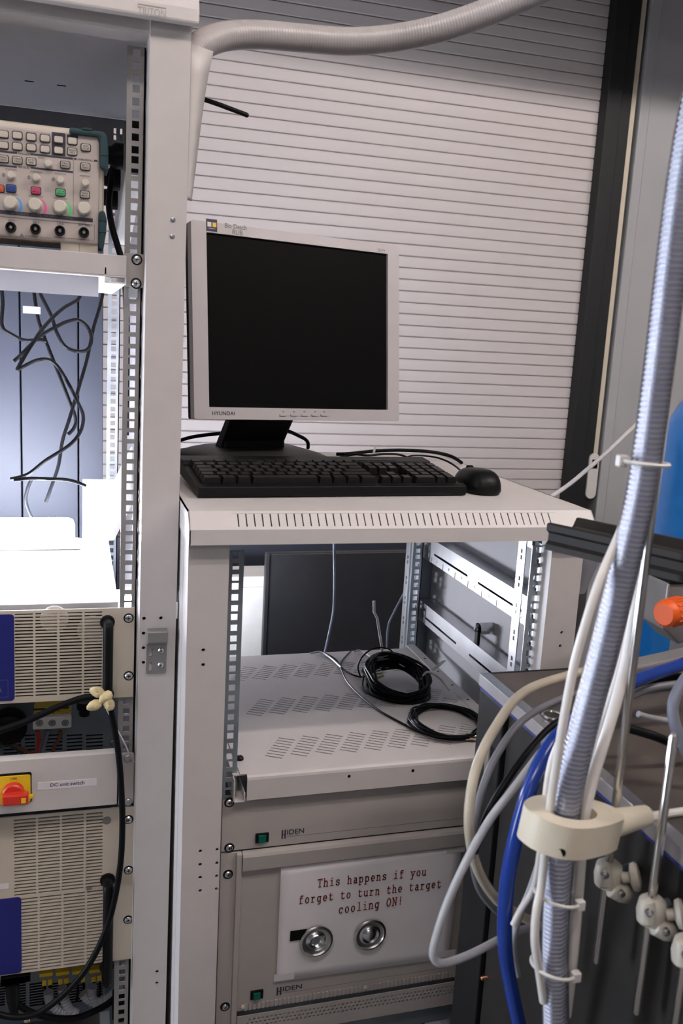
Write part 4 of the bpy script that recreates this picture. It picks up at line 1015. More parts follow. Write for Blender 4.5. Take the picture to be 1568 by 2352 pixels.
sbtn((1002, 268), bw, bh, scope_body); sbtn((1000, 415), bw, bh, scope_body, txt='SINGLE/SEQ'); sbtn((1187, 358), bw, bh, scope_body, txt='RUN/STOP')
p = SA(1003, 200); t.part('print_block', MB().box(p.x - 0.007, p.x + 0.007, face - 0.0003, face, p.z - 0.0018, p.z + 0.0018), ink)
stxt('AUTOSET', (1003, 200), 0.0085, 0.0021, m=lgrey_cab)
def bar(xa, ya, xb, yb, hgt=0.0022, m=None):
    a = SA(xa, ya); b = SA(xb, yb); z = (a.z + b.z) / 2
    t.part('print_bar', MB().box(a.x, b.x, face - 0.0003, face + 0.0002, z - hgt / 2, z + hgt / 2), m or ink)
bar(-60, 405, 238, 425); bar(418, 452, 1010, 505); stxt('TRIGGER', (330, 445), 0.0145, 0.0024, m=ink)
bar(-60, 600, 232, 622); bar(425, 640, 1012, 692); stxt('VERTICAL', (328, 632), 0.0145, 0.0024, m=ink)
bar(1025, 512, 1060, 516); bar(1300, 538, 1350, 542); stxt('HORIZONTAL', (1180, 528), 0.019, 0.0024, m=ink)
a = SA(1017, 500); b = SB(1005, 380); t.part('print_line', MB().box(a.x - 0.0003, a.x + 0.0003, face - 0.0002, face + 0.0001, b.z, a.z), grey_ink)
for c, tx in (((48, 515), 'TRIG/VIEW'), ((240, 535), 'FORCE/TRIG'), ((432, 552), 'SET TO/50%'), ((903, 597), 'TRIG/MENU'), ((1182, 622), 'SET TO/ZERO')): sbtn(c, bw, bh, scope_body, txt=tx)
def knob(c, r, h, fn=SA):
    p = fn(*c)
    k = t.part('knob', MB().lathe((p.x, face, p.z), (0, -1, 0), [(0, r * 1.12), (h * 0.25, r * 1.08), (h * 0.3, r), (h * 0.9, r * 0.93), (h, r * 0.82)], 16), knob_m)
    return k
for c in ((672, 585), (155, 748), (505, 780), (840, 812), (1180, 852)): knob(c, 0.0046, 0.011)
stxt('LEVEL', (575, 500), 0.0085, 0.0022)
for c in ((153, 660), (500, 692), (838, 722)): stxt('POSITION', c, 0.0135, 0.0023)
stxt('POSITION', (1175, 752), 0.0125, 0.0023)
for c in ((50, 735), (400, 768), (740, 795)):
    p = SA(*c); t.part('arrow_mark', MB().prism([(0, 0.0028), (0.0022, 0.0004), (-0.0022, 0.0004)], (p.x, face - 0.0003, p.z), (1, 0, 0), (0, 0, 1), (0, 0.0004, 0)).prism([(0, -0.0028), (0.0022, -0.0004), (-0.0022, -0.0004)], (p.x, face - 0.0003, p.z), (1, 0, 0), (0, 0, 1), (0, 0.0004, 0)), grey_ink)
chc = {'o': mat('scope_orange', (0.62, 0.12, 0.05), 0.45), 'b': mat('scope_blue', (0.02, 0.07, 0.30), 0.45), 'p': mat('scope_pink', (0.62, 0.07, 0.16), 0.45), 'g': mat('scope_green', (0.10, 0.48, 0.20), 0.45)}
arcc = {'b': mat('arc_blue', (0.06, 0.30, 0.70), 0.5), 'p': mat('arc_pink', (0.75, 0.10, 0.30), 0.5), 'g': mat('arc_green', (0.06, 0.60, 0.20), 0.5)}
for c, k, tx in (((-10, 20), 'o', 'CH 1/MENU'), ((155, 20), 'b', 'CH 2/MENU'), ((498, 50), 'p', 'CH 3/MENU'), ((838, 75), 'g', 'CH 4/MENU')): sbtn(c, bw, bh, chc[k], SB, tx)
sbtn((1175, 105), bw, bh, scope_body, SB, 'HORIZ/MENU')
for c in ((152, 100), (497, 128), (835, 158)): stxt('VOLTS/DIV', c, 0.0175, 0.0028, SB)
stxt('SEC/DIV', (1170, 185), 0.0125, 0.0026, SB)
for c, k in (((150, 225), 'b'), ((490, 250), 'p'), ((832, 278), 'g'), ((1165, 300), None)):
    knob(c, 0.0082, 0.014, SB)
    if k:
        p = SB(*c); p.x += 0.0012; p.z -= 0.0008
        ri, ro = 0.0100, 0.0138; poly = []
        A = [math.radians(60 - 100 * i / 12) for i in range(13)]
        poly = [((ri + (ro - ri) * i / 12 + 0.0006) * math.cos(a), (ri + (ro - ri) * i / 12 + 0.0006) * math.sin(a)) for i, a in enumerate(A)] + [(ri * math.cos(a), ri * math.sin(a)) for a in reversed(A)]
        t.part('colour_arc', MB().prism(poly, (p.x, face - 0.0004, p.z), (1, 0, 0), (0, 0, 1), (0, 0.0005, 0)), arcc[k])
a = SB(-60, 355); b = SB(1285, 455); zc = SB(640, 400).z
t.part('print_bar', MB().box(a.x, b.x, face - 0.0003, face + 0.0002, zc - 0.0024, zc + 0.0024), ink)
p = SB(300, 375); t.part('lettering', text_mb('ISOLATED CHANNEL INPUTS', (p.x - 0.026, face - 0.0003, zc - 0.0016), (0.050, 0, 0), (0, 0, 0.0030), 0.0003), grey_cab)
t.part('lettering', text_mb('See back panel for Ratings', (p.x + 0.028, face - 0.0003, zc - 0.0012), (0.036, 0, 0), (0, 0, 0.0024), 0.0003), grey_cab)
for c, tx, w in (((160, 460), 'CH 2', 0.0078), ((497, 485), 'CH 3', 0.0078), ((833, 508), 'CH 4', 0.0078), ((1170, 530), 'EXT TRIG', 0.0150)): stxt(tx, c, w, 0.0027, SB, ink)
for c in ((152, 558), (493, 582), (830, 606), (1162, 630)):
    p = SB(*c)
    bn = t.part('socket', MB().lathe((p.x, face, p.z), (0, -1, 0), [(0, 0.0068), (0.004, 0.0068), (0.005, 0.0062), (0.013, 0.0060), (0.013, 0.0046), (0.008, 0.0044)], 18, caps=False), black, smooth=True)
    t.part('socket_pin', MB().lathe((p.x, face, p.z), (0, -1, 0), [(0.004, 0.0042), (0.009, 0.0030), (0.0095, 0.0014), (0.006, 0.0012)], 12), steel, parent=bn)
fz = SB(1000, 700).z; fzz = SB(640, 430).z
a = SB(-40, 665); b = SB(1310, 560); c = SB(1290, 740)
t.part('print_line', MB().box(a.x, SB(255, 680).x, face - 0.0002, face + 0.0001, a.z - 0.0008, a.z - 0.0003).box(SB(740, 712).x, c.x, face - 0.0002, face + 0.0001, c.z, c.z + 0.0005).box(b.x - 0.0004, b.x, face - 0.0002, face + 0.0001, zf0 + 0.004, SB(1310, 520).z).box(a.x, b.x - 0.003, face - 0.0002, face + 0.0001, zc - 0.0060, zc - 0.0055), ink)
p = SB(300, 665); t.part('warning_mark', MB().prism([(-0.003, -0.0022), (0.003, -0.0022), (0, 0.003)], (p.x, face - 0.0003, p.z), (1, 0, 0), (0, 0, 1), (0, 0.0004, 0)), grey_ink)
stxt('SEE BACK PANEL FOR RATINGS', (530, 690), 0.033, 0.0018, SB)
t.part('display_frame', MB().plate(rrect(xl + 0.018, xl + 0.172, zf0 + 0.018, zf1 - 0.006, 0.004, 3), [rect(xl + 0.026, xl + 0.150, zf0 + 0.030, zf1 - 0.014)], (0, face - 0.001, 0), (1, 0, 0), (0, 0, 1), (0, 0.0012, 0)), grey_cab)
t.part('display', MB().box(xl + 0.026, xl + 0.150, face - 0.0006, face, zf0 + 0.030, zf1 - 0.014), screen_m)
for x in (SB(970, 850).x, SB(1230, 850).x): t.part('foot', MB().box(x - 0.012, x + 0.012, SY + 0.004, 0.03, zt_t, zb + 0.004), scope_body, bev=0.001)
t.part('foot', MB().box(xl + 0.02, xl + 0.05, SY + 0.004, 0.03, zt_t, zb + 0.004), scope_body, bev=0.001)

# --- power strip with plugs at the rear of the tall rack
t = Thing('power_strip', 'white power strip with a black end hanging inside the tall rack', 'power strip', (-0.01, 0.3, PL(300, 460, 0.2).z), ML)
YP = 0.10
a = PL(287, 395, YP); b = PL(335, 276, YP)
t.part('end_cap', MB().prism(rrect(a.x, b.x + 0.015, a.z, b.z, 0.006, 4), (0, YP, 0), (1, 0, 0), (0, 0, 1), (0, 0.02, 0)), black, bev=0.002)
t.part('bar', MB().obox((a.x + 0.001, YP + 0.02, a.z + 0.001), (b.x - a.x, 0, 0), (0, 0.34, -0.075), (0, 0, 0.055)), white_pl, bev=0.004)
for k in range(3):
    y = YP + 0.08 + k * 0.085; z = a.z + 0.034 - k * 0.02
    pg = t.part('plug', MB().lathe((a.x + 0.001, y, z), (-1, 0, 0), [(0, 0.019), (0.012, 0.019), (0.018, 0.014), (0.035, 0.012), (0.04, 0.006)], 14), black, smooth=True)
single('power_cable', MB().tube([PL(262, 372, 0.19), PL(255, 420, 0.19), PL(250, 470, 0.17), PL(257, 520, 0.15), PL(270, 565, 0.14), PL(280, 600, 0.14), PL(288, 660, 0.14), PL(291, 760, 0.12), PL(290, 900, 0.1), PL(289, 1000, 0.09)], 0.0048, 10), black_soft, 'thick black power cable dropping beside the oscilloscope', 'cable', frame=ML, smooth=True)

# --- white curved sheet and antenna behind the tall rack post
mb = MB(); vs = []; fs = []
E_ = [(490, 118), (478, 175), (468, 240), (460, 300), (454, 350), (448, 400), (441, 455), (440, 462)]
nv = len(E_)
for i, (px, py) in enumerate(E_):
    p = PY(px, py, 0.085)
    vs += [p, Vector((-0.303 + 0.006 * (p.z - 1.35), 0.066, p.z))]
fs = [(2 * i, 2 * i + 1, 2 * i + 3, 2 * i + 2) for i in range(nv - 1)]
mb.add(vs, fs); o = single('cover_sheet', mb, paint_lid, 'white curved plastic sheet behind the tall rack post', 'sheet', smooth=True)
m_ = o.modifiers.new('thick', 'SOLIDIFY'); m_.thickness = 0.0015
t = Thing('antenna', 'short black rod antenna pointing right from behind the tall rack', 'antenna', PY(450, 220, 0.2))
t.part('rod', MB().tube([PY(440, 214, 0.2), PY(466, 227.5, 0.2), PY(500, 239, 0.2), PY(566, 264, 0.2), PY(568.5, 265, 0.2)], 0.0034, 10, smooth=False), black, smooth=True)
t.part('tip', MB().lathe(PY(566, 264.3, 0.2), PY(568, 265.2, 0.2) - PY(500, 239, 0.2), [(0, 0.0036), (0.002, 0.003), (0.0036, 0.001)], 10), black, smooth=True)

# --- grey flexible hose across the top
pts = [PY(395, 170, 0.10), PY(430, 135, 0.10), PY(465, 102, 0.11), PY(520, 83, 0.13), PY(600, 80, 0.14), PY(700, 88, 0.15), PY(800, 95, 0.15), PY(900, 88, 0.14), PY(1000, 68, 0.12), PY(1100, 35, 0.10), PY(1200, -5, 0.08), PY(1320, -55, 0.06)]
single('flexible_hose', MB().tube(pts, 0.0185, 24, step=60, mod=lambda a, d: 1 + 0.012 * math.cos(2 * math.pi * d / 0.0042)), hose_grey, 'thick grey flexible hose sweeping across the top', 'hose', smooth=True)

# --- hanging cables inside the tall rack
def PC(lst, ly): return [PL(x / 3.136, 560 + y / 3.136, ly) for x, y in lst]
cab = [
 ([(5, 250), (20, 420), (15, 590), (80, 650), (180, 695), (290, 690), (335, 705)], 0.40, 'black cable hanging in a shallow bow at the far left of the tall rack'),
 ([(235, 260), (255, 420), (280, 560), (330, 700), (400, 880), (500, 1130), (545, 1260), (530, 1330), (490, 1372)], 0.43, 'black cable hanging down with a white paper flag'),
 ([(255, 280), (310, 400), (370, 520), (410, 640), (470, 740), (560, 775), (630, 760), (660, 690), (630, 600), (560, 548), (480, 560), (400, 600), (310, 650), (230, 720), (150, 800), (100, 845)], 0.41, 'black cable making a round loop in the tall rack'),
 ([(600, 330), (560, 400), (460, 460), (380, 530), (300, 620), (220, 740), (160, 840), (125, 905), (150, 895), (260, 840), (350, 835), (420, 890), (500, 1020), (560, 1140), (600, 1240), (580, 1350), (500, 1450), (330, 1560), (200, 1660), (75, 1695)], 0.38, 'black cable zigzagging down to the bright lamp'),
 ([(745, 330), (720, 450), (670, 620), (630, 820), (560, 1060), (500, 1260), (450, 1420), (420, 1600), (370, 1750), (330, 1860)], 0.42, 'long black cable crossing the others diagonally'),
 ([(100, 1700), (230, 1690), (380, 1695), (480, 1700), (560, 1720), (620, 1745)], 0.35, 'black cable running sideways above the lamp'),
 ([(235, 1680), (200, 1760), (185, 1850), (215, 1950), (250, 2000)], 0.44, 'short black cable curling down behind the lamp glare'),
]
for lst, ly, lab in cab:
    single('hanging_cable', MB().tube(PC(lst, ly), 0.0032, 8, step=6), black_soft, lab, 'cable', frame=ML, smooth=True)
q = PL(165 / 3.136, 560 + 500 / 3.136, 0.428); q2 = PL(292 / 3.136, 560 + 455 / 3.136, 0.428)
single('cable_flag', MB().box(q.x, q2.x, 0.426, 0.4275, q.z, q2.z), paper, 'small white paper flag on a hanging black cable', 'label', frame=ML)
# white card in front of the lamp
a = PL(189, 1240, 0.50); b = PL(262, 1102, 0.50)
t = Thing('white_card', 'white cardboard piece standing in the glare of the lamp', 'card', (a.x, 0.5, a.z), ML)
t.part('face', MB().box(a.x, b.x, 0.50, 0.503, a.z, b.z), white_pl)
t.part('fold', MB().obox((b.x, 0.50, a.z), (0.035, 0.05, 0.06), (0, 0, b.z - a.z), (0.002, 0, 0)), white_pl)

# --- power supply, upper
PU = -0.006
def P3_(x, y): return PL(x / 3.136, 1080 + y / 3.136, PU)
def P5_(x, y): return PL(x / 2.8, 1840 + y / 2.8, PU)
def psu(name, label, ztop, zbot, xr_, blocks, blue, handle, screws, lid=False, extra=None):
    t = Thing(name, label, 'power supply', (-0.2326, 0.2, zbot), ML)
    hs = []
    for (cols, za, zb_, n) in blocks:
        for k in range(n):
            z = za + (zb_ - za) * k / (n - 1)
            for c0, c1 in cols: hs.append([(c0, z - 0.0013), (c1, z - 0.0013), (c1 + 0.0012, z), (c1, z + 0.0013), (c0, z + 0.0013), (c0 - 0.0012, z)])
    fp = t.part('front_panel', MB().plate(rect(-0.474, xr_, zbot, ztop), hs, (0, PU, 0), (1, 0, 0), (0, 0, 1), (0, 0.003, 0)), beige)
    bx0, bx1, bz0, bz1 = blue
    t.part('blue_plate', MB().prism(rrect(bx0, bx1, bz0, bz1, 0.005, 4), (0, PU - 0.0012, 0), (1, 0, 0), (0, 0, 1), (0, 0.0014, 0)), blue_panel)
    t.part('case', MB().box(-0.455, -0.012, 0.03, 0.455, zbot + 0.003, ztop - 0.002), mat('bright_sheet', (0.75, 0.75, 0.78), 0.35, 0.35, var=0.05, vscale=9) if lid else zinc_dark)
    t.part('slot_shade', MB().box(-0.45, -0.02, 0.004, 0.006, zbot + 0.004, ztop - 0.004), dark)  # dark sheet added so the front slots show as shade
    hx, hz0, hz1, hr = handle
    t.part('handle', MB().tube([(hx, PU, hz0 + 0.004), (hx, PU - 0.022, hz0 + 0.003), (hx, PU - 0.032, hz0 + 0.010), (hx, PU - 0.032, hz1 - 0.010), (hx, PU - 0.022, hz1 - 0.003), (hx, PU, hz1 - 0.004)], hr, 14, step=6), black, smooth=True)
    for z in (hz0 + 0.004, hz1 - 0.004): t.part('handle_collar', MB().lathe((hx, PU, z), (0, -1, 0), [(0, hr * 1.5), (0.003, hr * 1.45), (0.004, hr * 1.1)], 14), black)
    for s_ in screws: screw(t, 'screw', s_, (0, -1, 0), 0.0056, 0.0074)
    return t
cols = [(P3_(a, 1330).x, P3_(b, 1330).x) for a, b in ((110, 236), (258, 408), (431, 588), (609, 731))]
zt_u = PL(200, 1398.5, PU).z; zb_u = PL(200, 1606, PU).z
t = psu('power_supply', 'beige rack power supply with slotted front, above the yellow switch', zt_u, zb_u, PL(307.5, 1500, PU).x,
    [(cols, P3_(330, 1035).z, P3_(330, 1618).z, 26)], (-0.40, P3_(104, 1340).x, P3_(50, 1660).z, P3_(50, 1038).z),
    (P3_(771, 1300).x, P3_(771, 1630).z, P3_(771, 1075).z, 0.0072), [P3_(926, 1065), P3_(926, 1480)], lid=True)
p = P3_(5, 1575); t.part('plate_mark', text_mb('A', (p.x - 0.004, PU - 0.0013, p.z - 0.005), (0.006, 0, 0), (0, 0, 0.007), 0.0003).box(p.x - 0.03, p.x + 0.010, PU - 0.0016, PU - 0.0012, p.z - 0.0125, p.z - 0.0122).box(p.x - 0.03, p.x + 0.010, PU - 0.0016, PU - 0.0012, p.z + 0.0135, p.z + 0.0138).box(p.x + 0.0097, p.x + 0.010, PU - 0.0016, PU - 0.0012, p.z - 0.0125, p.z + 0.0138), blue_cab)
for px, py in ((32, 1386), (160, 1391)): t.part('lid_screw', MB().lathe(PL(px, py, 0.06) * 1.0, (0, 0, 1), [(0, 0.006), (0.002, 0.004), (0.0025, 0.001)], 12), chrome)
mb = MB(); mb.lathe((P3_(390, 1085).x, 0.0035, P3_(390, 1085).z), (0, -1, 0), [(0, 0.02), (0.002, 0.019)], 18); mb.lathe((P3_(668, 1165).x, 0.0035, P3_(668, 1165).z), (0, -1, 0), [(0, 0.022), (0.002, 0.021)], 18)
t.part('inner_disc', mb, white_pl)

# --- power supply, lower
c1_ = [(P5_(a, 340).x, P5_(b, 340).x) for a, b in ((93, 228), (247, 382), (400, 535), (555, 656))]
c2_ = [(P5_(a, 860).x, P5_(b, 860).x) for a, b in ((140, 240), (258, 392), (410, 542), (560, 656))]
zt_l = PL(120, 1869, PU).z; zb_l = PL(120, 2226, PU).z
t = psu('power_supply', 'tall beige rack power supply with two blocks of slots, below the yellow switch', zt_l, zb_l, PL(305.5, 2000, PU).x,
    [(c1_, P5_(330, 105).z, P5_(330, 580).z, 23), (c2_, P5_(330, 612).z, P5_(330, 1065).z, 22)], (-0.40, P5_(138, 860).x, P5_(70, 1108).z, P5_(70, 622).z),
    (P5_(688, 800).x, P5_(688, 1075).z, P5_(688, 492).z, 0.0078), [P5_(826, 118), P5_(826, 443), P5_(823, 762)])
p0 = P5_(-30, 570); p1 = P5_(55, 528); t.part('name_label', MB().box(p0.x, p1.x, PU - 0.0006, PU, p0.z, p1.z), paper)
t.part('blank_screw', MB().lathe(P5_(686, 125), (0, -1, 0), [(0, 0.0068), (0.001, 0.0062), (0.0012, 0.001)], 14), hm)
t.part('clip', MB().box(P5_(555, 560).x, P5_(590, 560).x, PU - 0.003, PU, P5_(570, 566).z, P5_(570, 552).z), hm)

# --- switch panel
PS = -0.030
zt_s = PL(200, 1729.5, PS).z; zb_s = PL(200, 1853, PS).z
xr_s = PL(272, 1790, PS).x
t = Thing('switch_panel', 'light grey switch panel with yellow and red main switch', 'switch panel', (-0.2326, 0.02, zb_s), ML)
fp = t.part('front_panel', MB().prism([(PS, zb_s), (PS, zt_s - 0.004), (PS + 0.002, zt_s - 0.001), (PS + 0.005, zt_s), (PS + 0.010, zt_s), (PS + 0.010, zt_s - 0.002), (PS + 0.005, zt_s - 0.002), (PS + 0.002, zt_s - 0.005), (PS + 0.002, zb_s)], (-0.46, 0, 0), (0, 1, 0), (0, 0, 1), (xr_s + 0.46, 0, 0)), paint_lid)
t.part('side', MB().box(xr_s - 0.002, xr_s, PS, 0.0, zb_s, zt_s - 0.001), paint_lid)
e0 = PL(279, 1847, -0.004); e1 = PL(308, 1729, -0.004)
t.part('ear', MB().prism(rrect(xr_s, e1.x, e0.z, e1.z, 0.003, 3), (0, -0.004, 0), (1, 0, 0), (0, 0, 1), (0, 0.003, 0)), paint)
for px, py in ((292.5, 1740.5), (294, 1841)): t.part('bolt', MB().lathe(PL(px, py, -0.004), (0, -1, 0), [(0, 0.0058), (0.003, 0.0056), (0.004, 0.0045)], 14), zinc)
def P4(x, y): return PL(x / 3.136, 1560 + y / 3.136, PS)
a = P4(-120, 880); b = P4(220, 680)
zc = (P4(100, 690).z + P4(100, 885).z) / 2; hsq = (P4(100, 690).z - P4(100, 885).z) / 2
sp = t.part('switch_plate', MB().prism(rrect(a.x, b.x, zc - hsq, zc + hsq, 0.003, 3), (0, PS - 0.004, 0), (1, 0, 0), (0, 0, 1), (0, 0.004, 0)), yellow_m)
t.part('switch_gasket', MB().prism(rrect(a.x - 0.001, b.x + 0.0015, zc - hsq - 0.0015, zc + hsq + 0.003, 0.003, 3), (0, PS - 0.0015, 0), (1, 0, 0), (0, 0, 1), (0, 0.0016, 0)), black)
kc = P4(98, 805)
kn = t.part('switch_knob', MB().lathe((kc.x, PS - 0.004, kc.z + 0.001), (0, -1, 0), [(0, 0.0150), (0.008, 0.0148), (0.010, 0.013)], 26), red_m, parent=sp)
t.part('knob_bar', MB().box(kc.x - 0.014, P4(210, 820).x, PS - 0.026, PS - 0.013, kc.z - 0.0095, kc.z + 0.006), red_m, bev=0.002, parent=sp)
t.part('lock_slot', MB().box(P4(160, 815).x, P4(192, 815).x, PS - 0.0275, PS - 0.026, kc.z - 0.006, kc.z + 0.001), yellow_m, parent=sp)
t.part('switch_tab', MB().box(b.x - 0.003, b.x + 0.004, PS - 0.006, PS - 0.001, kc.z - 0.011, kc.z - 0.006), yellow_m, parent=sp)
p = P4(100, 707); t.part('lettering', text_mb('I ON', (p.x - 0.004, PS - 0.0042, p.z - 0.0015), (0.008, 0, 0), (0, 0, 0.0035), 0.0002), ink, parent=sp)
p = P4(8, 785); t.part('lettering', text_mb('O', (p.x - 0.004, PS - 0.0042, p.z - 0.0015), (0.003, 0, 0), (0, 0, 0.0035), 0.0002), ink, parent=sp)
a = P4(270, 785); b = P4(696, 712); zc = (P4(480, 785).z + P4(480, 725).z) / 2
lb = t.part('name_label', MB().box(a.x, b.x, PS - 0.0005, PS, zc - 0.0058, zc + 0.0058), paper)
a = P4(362, 760); b = P4(608, 735); t.part('lettering', text_mb('DC unit switch', (a.x, PS - 0.0005, zc - 0.0021), (b.x - a.x, 0, 0), (0, 0, 0.0056), 0.0003), ink, parent=lb)

# --- open chassis between the units: back plate with slots, terminal block, wires
YB = 0.16
t = Thing('mounting_plate', 'blue-grey slotted steel mounting plate between the power supplies', 'plate', (-0.2326, YB, zt_s - 0.05), ML)
zc1 = zb_u - 0.002; zc0_ = zt_s - 0.03
hs = []
for c0 in (40, 105, 165, 245 - 3, 200 - 3 + 0):
    pass
for xa, xb in ((8, 48), (57, 80), (105, 143), (153, 189), (198, 236)):
    for k in range(8):
        a = PL(xa, 1690 + k * 8.2, YB); b = PL(xb, 1690 + k * 8.2, YB)
        hs.append(rect(a.x, b.x, a.z - 0.0014, a.z + 0.0014))
t.part('plate', MB().plate(rect(-0.46, 0.005, PL(150, 1760, YB).z, PL(150, 1598, YB).z + 0.02), hs, (0, YB, 0), (1, 0, 0), (0, 0, 1), (0, 0.0015, 0)), zinc_dark)
t.part('shade_plate', MB().box(-0.46, 0.004, YB + 0.006, YB + 0.008, PL(150, 1760, YB).z, PL(150, 1598, YB).z + 0.02), dark)  # dark backing added, stands for shade behind the slots
t.part('cross_bar', MB().box(-0.46, -0.02, 0.03, 0.10, zb_u - 0.010, zb_u - 0.002), zinc_dark)
t.part('plate_bolt', MB().lathe(PL(259, 1704, YB), (0, -1, 0), [(0, 0.006), (0.004, 0.0055), (0.005, 0.003)], 12), chrome)
YT = 0.10
def P8(x, y, ly=YT): return PL(x / 4.9, 1580 + y / 4.9, ly)
a = P8(370, 478); b = P8(806, 315)
t = Thing('terminal_block', 'white terminal block with a yellow L1 L2 L3 label', 'terminal block', (a.x, YT, a.z), ML)
t.part('body', MB().box(a.x, b.x, YT, YB, a.z, b.z), white_pl, bev=0.002)
p0 = P8(385, 325, YT + 0.012); p1 = P8(788, 205, YT + 0.012)
yl = t.part('label_strip', MB().box(p0.x, p1.x, YT + 0.012, YB, p0.z, p1.z), yellow_m)
t.part('label_line', MB().box(p0.x, p1.x, YT + 0.0115, YT + 0.012, (p0.z + p1.z) / 2 - 0.0002, (p0.z + p1.z) / 2 + 0.0002), ink, parent=yl)
for k, x in enumerate((443, 587, 735)):
    p = P8(x, 393); t.part('screw_hole', MB().lathe(p, (0, -1, 0), [(-0.002, 0.004), (0.0006, 0.0058), (0.0006, 0.0042), (-0.004, 0.004)], 16, caps=False), hm)
    t.part('terminal_screw', MB().lathe(p, (0, -1, 0), [(-0.003, 0.004), (0.0004, 0.0036)], 12), zinc_dark)
    p = P8(x + (0 if k else 10), 293, YT + 0.012); t.part('lettering', text_mb('L%d' % (k + 1), (p.x - 0.004, YT + 0.012, p.z - 0.0022), (0.008, 0, 0), (0, 0, 0.0044), 0.0003), ink, parent=yl)
p = P8(585, 232, YT + 0.012); mk = MB()
for k, (dx, w_) in enumerate(((-0.028, 0.018), (-0.006, 0.006), (0.004, 0.022))): mk.box(p.x + dx, p.x + dx + w_, YT + 0.0116, YT + 0.012, p.z - 0.0018, p.z + 0.0018)
t.part('blurred_print', mk, ink, parent=yl)
single('cable_gland', MB().lathe(P8(950, 150, 0.12), (0, 0, -1), [(0, 0.012), (0.012, 0.012), (0.012, 0.009), (0.024, 0.0085), (0.026, 0.005)], 12), black, 'black cable gland above the slotted mounting plate', 'gland', frame=ML)
for i, (lst, mt, lab) in enumerate((
    ([(-60, 660), (0, 625), (70, 615), (150, 640), (250, 690), (330, 725), (400, 760)], brown_w, 'brown wire arching beside the terminal block'),
    ([(-60, 690), (20, 650), (90, 640), (160, 670), (230, 720), (280, 770)], mat('dark_teal_wire', (0.02, 0.05, 0.05), 0.5), 'dark green wire arching below the brown one'),
    ([(680, 480), (670, 560), (620, 640), (590, 740)], brown_w, 'brown wire dropping from the terminal block'),
    ([(540, 480), (520, 560), (500, 640), (470, 740)], blue_cab, 'blue-grey wire dropping from the terminal block'),
    ([(420, 480), (440, 580), (430, 660), (410, 740)], red_m, 'dark red wire dropping from the terminal block'))):
    single('wire', MB().tube([P8(x, y, 0.125) for x, y in lst], 0.0030, 8), mt, lab, 'wire', frame=ML, smooth=True)
single('capacitor', MB().lathe(P8(105, 400, 0.14), (0, -1, 0), [(0, 0.028), (0.02, 0.028), (0.026, 0.022), (0.027, 0.008)], 24), black, 'round dark coil behind the cable at left of terminal block', 'coil', frame=ML, smooth=True)

# --- front cable with petal clip
YF = -0.045
single('front_cable', MB().tube([PL(-60, 1702, YF), PL(0, 1678, YF), PL(60, 1657, YF), PL(130, 1625, YF), PL(190, 1603, YF), PL(228, 1602, YF), PL(246, 1612, YF), PL(256, 1640, YF), PL(266, 1690, YF), PL(274, 1750, YF), PL(279, 1820, YF), PL(281, 1890, YF), PL(277, 1980, YF), PL(262, 2070, YF), PL(238, 2150, YF), PL(195, 2230, YF), PL(140, 2290, YF - 0.005), PL(80, 2330, YF - 0.005), PL(20, 2335, YF), PL(-40, 2318, YF)], 0.0047, 10, step=10), black_soft, 'black cable hanging in front of both power supplies', 'cable', frame=ML, smooth=True)
cp = PL(236, 1606, YF - 0.006)
t = Thing('cable_clip', 'yellowed petal shaped clip holding the front cable', 'clip', cp - Vector((0, 0, 0.02)), ML)
for k, (dx, dz, ang) in enumerate(((-0.008, 0.012, 150), (-0.012, -0.008, 205), (0.008, -0.006, 300), (0.004, 0.004, 45))):
    c = cp + Vector((dx, -0.001 * k, dz)); ca, sa = math.cos(math.radians(ang)), math.sin(math.radians(ang))
    vs = []; mb = MB()
    for j in range(5):
        for i in range(10):
            a = 2 * math.pi * i / 10; r = j / 4
            u_, v_ = 0.011 * r * math.cos(a), 0.0075 * r * math.sin(a)
            vs.append(c + Vector((u_ * ca - v_ * sa, -0.004 * (1 - r * r) + 0.002 * math.sin(2 * a) * r, u_ * sa + v_ * ca)))
    fs = [(j * 10 + i, j * 10 + (i + 1) % 10, (j + 1) * 10 + (i + 1) % 10, (j + 1) * 10 + i) for j in range(4) for i in range(10)]
    mb.add(vs, fs); o = t.part('petal', mb, petal, smooth=True)
    m_ = o.modifiers.new('thick', 'SOLIDIFY'); m_.thickness = 0.0012
single('thread', MB().tube([PL(239, 1618, YF - 0.006), PL(258, 1655, YF), PL(278, 1692, YF), PL(293, 1722, YF + 0.01), PL(300, 1740, -0.01), PL(309, 1752, -0.004)], 0.0010, 6), white_cab, 'thin white thread running from the petal clip to the rack post', 'thread', frame=ML, smooth=True)

# --- bottom of the tall rack: terminal rows, conduit, black cable, plug, perforated plate
YB2 = 0.15
def P9(x, y, ly=YB2): return PL(x / 4.9, 2180 + y / 4.9, ly)
t = Thing('mounting_plate', 'grey slotted mounting plate at the bottom of the tall rack', 'plate', (-0.2326, YB2, P9(400, 700).z), ML)
hs = []
for xa, xb in ((-60, 55), (100, 290), (330, 500), (540, 700), (740, 960), (1065, 1155)):
    for k in range(9):
        a = P9(xa, 400 + k * 30); b = P9(xb, 400 + k * 30); hs.append(rect(a.x, b.x, a.z - 0.0018, a.z + 0.0018))
t.part('plate', MB().plate(rect(-0.46, -0.02, P9(400, 700).z, zb_l + 0.01), hs, (0, YB2, 0), (1, 0, 0), (0, 0, 1), (0, 0.0015, 0)), zinc_dark)
t.part('shade_plate', MB().box(-0.46, -0.021, YB2 + 0.006, YB2 + 0.008, P9(400, 700).z, zb_l), dark)  # added dark sheet, gives the lower slots their shade
